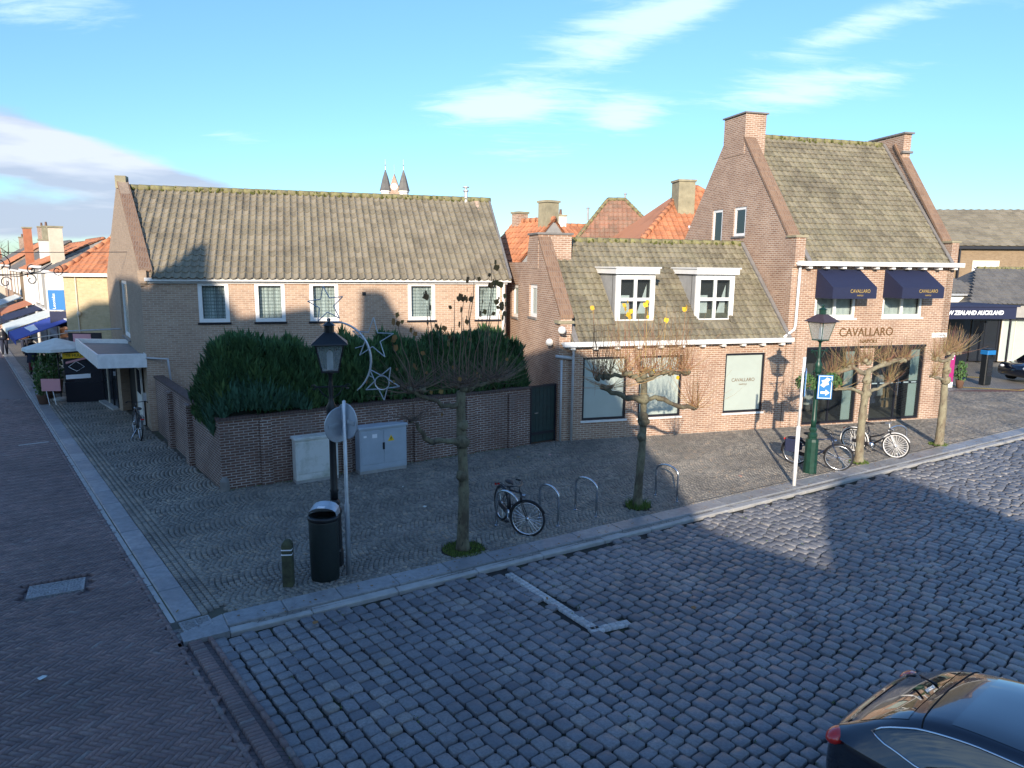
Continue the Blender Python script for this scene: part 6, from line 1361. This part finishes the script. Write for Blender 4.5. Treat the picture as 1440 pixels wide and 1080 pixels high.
def smallcar(label,c,rz,mt):
    t=thing('parked_car',label,'car',(c[0],c[1],0),rz)
    m=MB(); m.smooth=True
    pf=[(0,.35),(0,.62),(.12,.82),(.9,.92),(1.5,1.40),(3.0,1.45),(3.9,1.0),(4.3,.9),(4.35,.4),(4.2,.25),(.2,.25)]
    m.prism(pf,lambda x,z,d:(x-2.1,d*(1 if z<1.0 else .82),z),-.88,.88); b_=m.build('body',mt,t); b_.modifiers.new('b','BEVEL').width=.06
    for s in (-1,1): m=MB(); m.prism([(1.05,.95),(1.6,1.34),(2.9,1.38),(3.6,1.0)],lambda x,z,d:(x-2.1,s*(.895-(z-.95)*.33)+d,z),-.01,.01); m.build('side_window','car_glass',t)
    m=MB(); m.add([(-1.12,-.74,.98),(-1.12,.74,.98),(-.62,.68,1.38),(-.62,-.68,1.38)],[(0,1,2,3)]); m.build('windscreen','car_glass',t)
    for s in (-1,1): m=MB(); m.smooth=True; m.blob((-2.02,s*.66,.70),.10,8,6,0,(.8,1.5,.7)); m.build('headlight','sign_white',t)
    for x in (.8,3.4):
        for s in (-1,1): m=MB(); m.smooth=True; m.tube([(x-2.1,s*.70,.32),(x-2.1,s*.9,.32)],.32,20); w_=m.build('wheel','rubber',t); m=MB(); m.tube([(x-2.1,s*.9,.32),(x-2.1,s*.912,.32)],.2,12); m.build('rim','steel',w_)
smallcar('dark car nosing in at the right edge beside the shopping canopy',(26.1,34.2),.15,'car_paint')
m=MB()
def yl(a,b_): a=np.array(a);b_=np.array(b_); d=(b_-a)/np.linalg.norm(b_-a); n=np.array([-d[1],d[0]])*.06; m.add([(*(a-n),-.018),(*(b_-n),-.018),(*(b_+n),-.018),(*(a+n),-.018)],[(0,1,2,3)])
yl((18.5,33.0),(22.8,31.5)); yl((22.8,31.5),(27.5,34.2)); yl((20,36),(24,35.2)); m.build('yellow_marking','yellow',fix=False)['kind']='structure'
# ---------------------------------------------------------------- buildings and trees behind the camera that cast the shade
def profile_house(label,pts,y0,dep,wall,roof,chims=()):
    t=thing('townhouse',label,'house',(0,y0,0)); m=MB(); m.prism(pts,lambda x,z,d:(x,-d,z),0,dep); m.build('wall',wall,t)
    xs=[p[0] for p in pts]; x=min(xs)+1
    while x<max(xs)-1.6:
        for z in (.8,4.,7.0): 
            if z<4.5: window(t,lambda a,b_,d:(a,-d,b_),x,x+1.1,z,z+1.7,d=-.05,proud=.02,cols=2)
        x+=2.3
    for (a,b_,z0,z1) in chims: m=MB(); m.box((a,-.9,z0),(b_,0.004,z1)); m.build('chimney','brick_red',t)
    return t
Yc=-10
profile_house('tall brick townhouse behind the viewpoint, far left',[(-46,0),(-17.1,0),(-17.1,15.0),(-18.6,15.7),(-22.5,17.1),(-26,17.0),(-27.5,16.2),(-33,16.8),(-38,15.8),(-46,15.8)],Yc,9,'brick_red','tile_slate')
profile_house('townhouse with a leaning chimney behind the viewpoint, left',[(-17.05,0),(-12,0),(-12,13.9),(-12.66,14.75),(-14.9,14.15),(-15.6,14.75),(-15.7,15.45),(-16.03,16.3),(-15.98,16.72),(-16.2,16.95),(-16.42,16.6),(-16.5,15.9),(-16.85,15.3),(-17.05,14.9)],Yc,9,'brick_pink','tile_slate')
profile_house('townhouse with a square chimney behind the viewpoint, centre left',[(-11.95,0),(-6,0),(-6,13.5),(-8.2,14.0),(-9.7,14.4),(-10.38,14.6),(-10.40,15.40),(-10.65,15.50),(-11.14,15.42),(-11.2,14.2),(-11.4,13.95),(-11.95,13.9)],Yc,9,'brick_red','tile_slate')
profile_house('gabled townhouse behind the viewpoint, centre',[(-5.95,0),(1.84,0),(1.84,7.15),(.6,7.5),(-.9,8.0),(-1.14,9.4),(-1.8,10.4),(-2.1,11.2),(-2.45,11.8),(-3.0,12.6),(-3.5,12.95),(-4.3,13.15),(-5.95,13.45)],Yc,9,'brick_pink','tile_slate')
profile_house('low gabled house behind the viewpoint, right',[(1.86,0),(9,0),(9,7.1),(6.7,7.95),(5.5,8.8),(4.9,9.15),(3.6,9.05),(2.7,8.45),(2.2,7.75),(1.86,7.2)],Yc,9,'brick_red','tile_slate')
def bare_tree(label,c,h,r0,seed):
    rs=random.Random(seed); t=thing('bare_tree',label,'tree',(c[0],c[1],0),rs.uniform(0,6)); m=MB(); m.smooth=True; m.tube([(0,0,-.1),(.1,0,h*.3),(0,.1,h*.6),(.15,0,h)],[r0*1.2,r0,r0*.7,r0*.2],9); m.build('trunk','bark',t)
    for k in range(11):
        z=h*rs.uniform(.3,.85); a=rs.uniform(0,6.28); L_=h*rs.uniform(.2,.4); p=Vector((0,0,z)); d=Vector((math.cos(a),math.sin(a),.7)).normalized(); q=[p]
        for s in range(4): d=(d+Vector((rs.gauss(0,.15),rs.gauss(0,.15),.1))).normalized(); p=p+d*L_/4; q.append(p)
        m=MB(); m.smooth=True; m.tube(q,[r0*.4,r0*.32,r0*.22,r0*.14,r0*.06],6); 
        for j in range(9):
            b0=q[rs.choice([1,2,3,4])]; a2=rs.uniform(0,6.28); d2=Vector((math.cos(a2),math.sin(a2),rs.uniform(0,1))).normalized(); L3=L_*rs.uniform(.25,.5); m.tube([b0,b0+d2*L3*.5,b0+d2*L3+Vector((0,0,.1))],[r0*.10,r0*.07,r0*.03],4,False)
        m.build('branch','bark',t)
    return t
bare_tree('tall bare tree outside the right of the frame, casting thin shadows on the kerb',(12.2,-4.5),9.5,.22,3)
bare_tree('second tall bare tree outside the right of the frame',(16.0,-1.0),10,.25,5)
bare_tree('bare tree outside the right of the frame, nearest the square',(20.5,6.0),9,.22,8)
for i,(x,y,hh,lab) in enumerate([(-50,78,7,'bare tree beyond the end of the street, left'),(-56,80,8,'bare tree beyond the end of the street, leftmost'),(-46,84,7.5,'bare tree beyond the end of the street, right')]): bare_tree(lab,(x,y),hh-.6,.14,20+i)
# fallen leaves and litter
def leaf(label,c,mt,s):
    m=MB(); random.seed(int(c[0]*100)); leafquad(m,(0,0,.0),s); 
    for i in range(len(m.v)): x,y,z=m.v[i]; m.v[i]=(x,z,.008+abs(y)*.12)
    o=m.build('fallen_leaf',mt,None,fix=False); o.location=(c[0],c[1],0); tag(o,label,'leaf','fallen leaves on the setts')
bl_=[((2.9,10.5),'leaf_brown','brown leaf on the square setts right of the white parking corner'),((-1.4,10.7),'leaf_brown','brown leaf on the square setts between kerb corner and parking marking'),((.6,10.75),'leaf_brown','brown leaf lying beside the long arm of the parking marking'),((-5.1,10.2),'leaf_brown','reddish leaf in the stone gutter above the drain grate'),((-2.9,9.9),'leaf_brown','brown leaf on the kerb stones below the litter bin'),((.2,19.3),'leaf_brown','brown leaf on the mossy paving left of the garden gate'),((1.1,19.6),'pink_board','pale pink scrap on the paving in front of the garden gate'),((5.9,17.7),'red_lamp','bright red leaf on the sunlit paving in front of the display window'),((.9,18.9),'leaf_brown','brown leaf on the paving a little below the garden gate'),((-1.9,15.1),'pale_fabric','white paper scrap on the paving left of the mossy tree'),((-2.6,16.5),'pale_fabric','white paper scrap on the paving in front of the blue cabinet'),((-6.0,8.4),'pale_fabric','white scrap on the herringbone bricks of the left street')]
for i,(c,mt,lb_) in enumerate(bl_): leaf(lb_,c,mt,.06)
random.seed(77)
lit=MB()
for i in range(420):
    k_=random.uniform(.8,24); o_=random.choice([random.uniform(.1,.7),random.gauss(.3,.1),random.uniform(.7,7)]) ; c=K+KD*k_+KN*o_
    if right_of(c[None],WC,WC+np.array([7.32,4.68]))[0] or c[0]>1.4:
        sz=random.uniform(.008,.028); a_=random.uniform(0,6.28); z_=.012
        if (c-P0)@BX<-.1: lit.add([(c[0]+sz*math.cos(a_+q_),c[1]+sz*math.sin(a_+q_)*random.uniform(.5,1),z_+random.uniform(0,.012)) for q_ in (0,1.3,2.6,4.2)],[(0,1,2,3)])
tag(lit.build('leaf_litter',['leaf_brown'],None,fix=False),'scattered crumbs of dead leaf along the kerb and pavement','litter',kind='stuff')
# weeds and moss in the joints of the square and along the wall foot
wd=MB()
for i in range(1500):
    if i<900: s_=random.uniform(-9,12); off=.42+random.randrange(2,60)*.205-.4-.1; c=K+PD*off-SD*s_
    else: c=WC+fd*random.uniform(0,8.5)-fn*random.uniform(.0,.10)
    if i<900 and ksd(c[None])[0]>-.12: continue
    z_=-.062 if i<900 else 0
    for k in range(3 if i<900 else 2):
        d=random.uniform(0,6.28); h_=random.uniform(.008,.03); x_,y_=c[0]+random.gauss(0,.018),c[1]+random.gauss(0,.018)
        wd.add([(x_-.009*math.cos(d),y_-.009*math.sin(d),z_),(x_+.009*math.cos(d),y_+.009*math.sin(d),z_),(x_+random.gauss(0,.012),y_+random.gauss(0,.012),z_+h_)],[(0,1,2)])
tag(wd.build('joint_weeds','grass',None,fix=False),'small green weeds growing in the joints of the setts','weeds',kind='stuff')
bpy.context.view_layer.update()
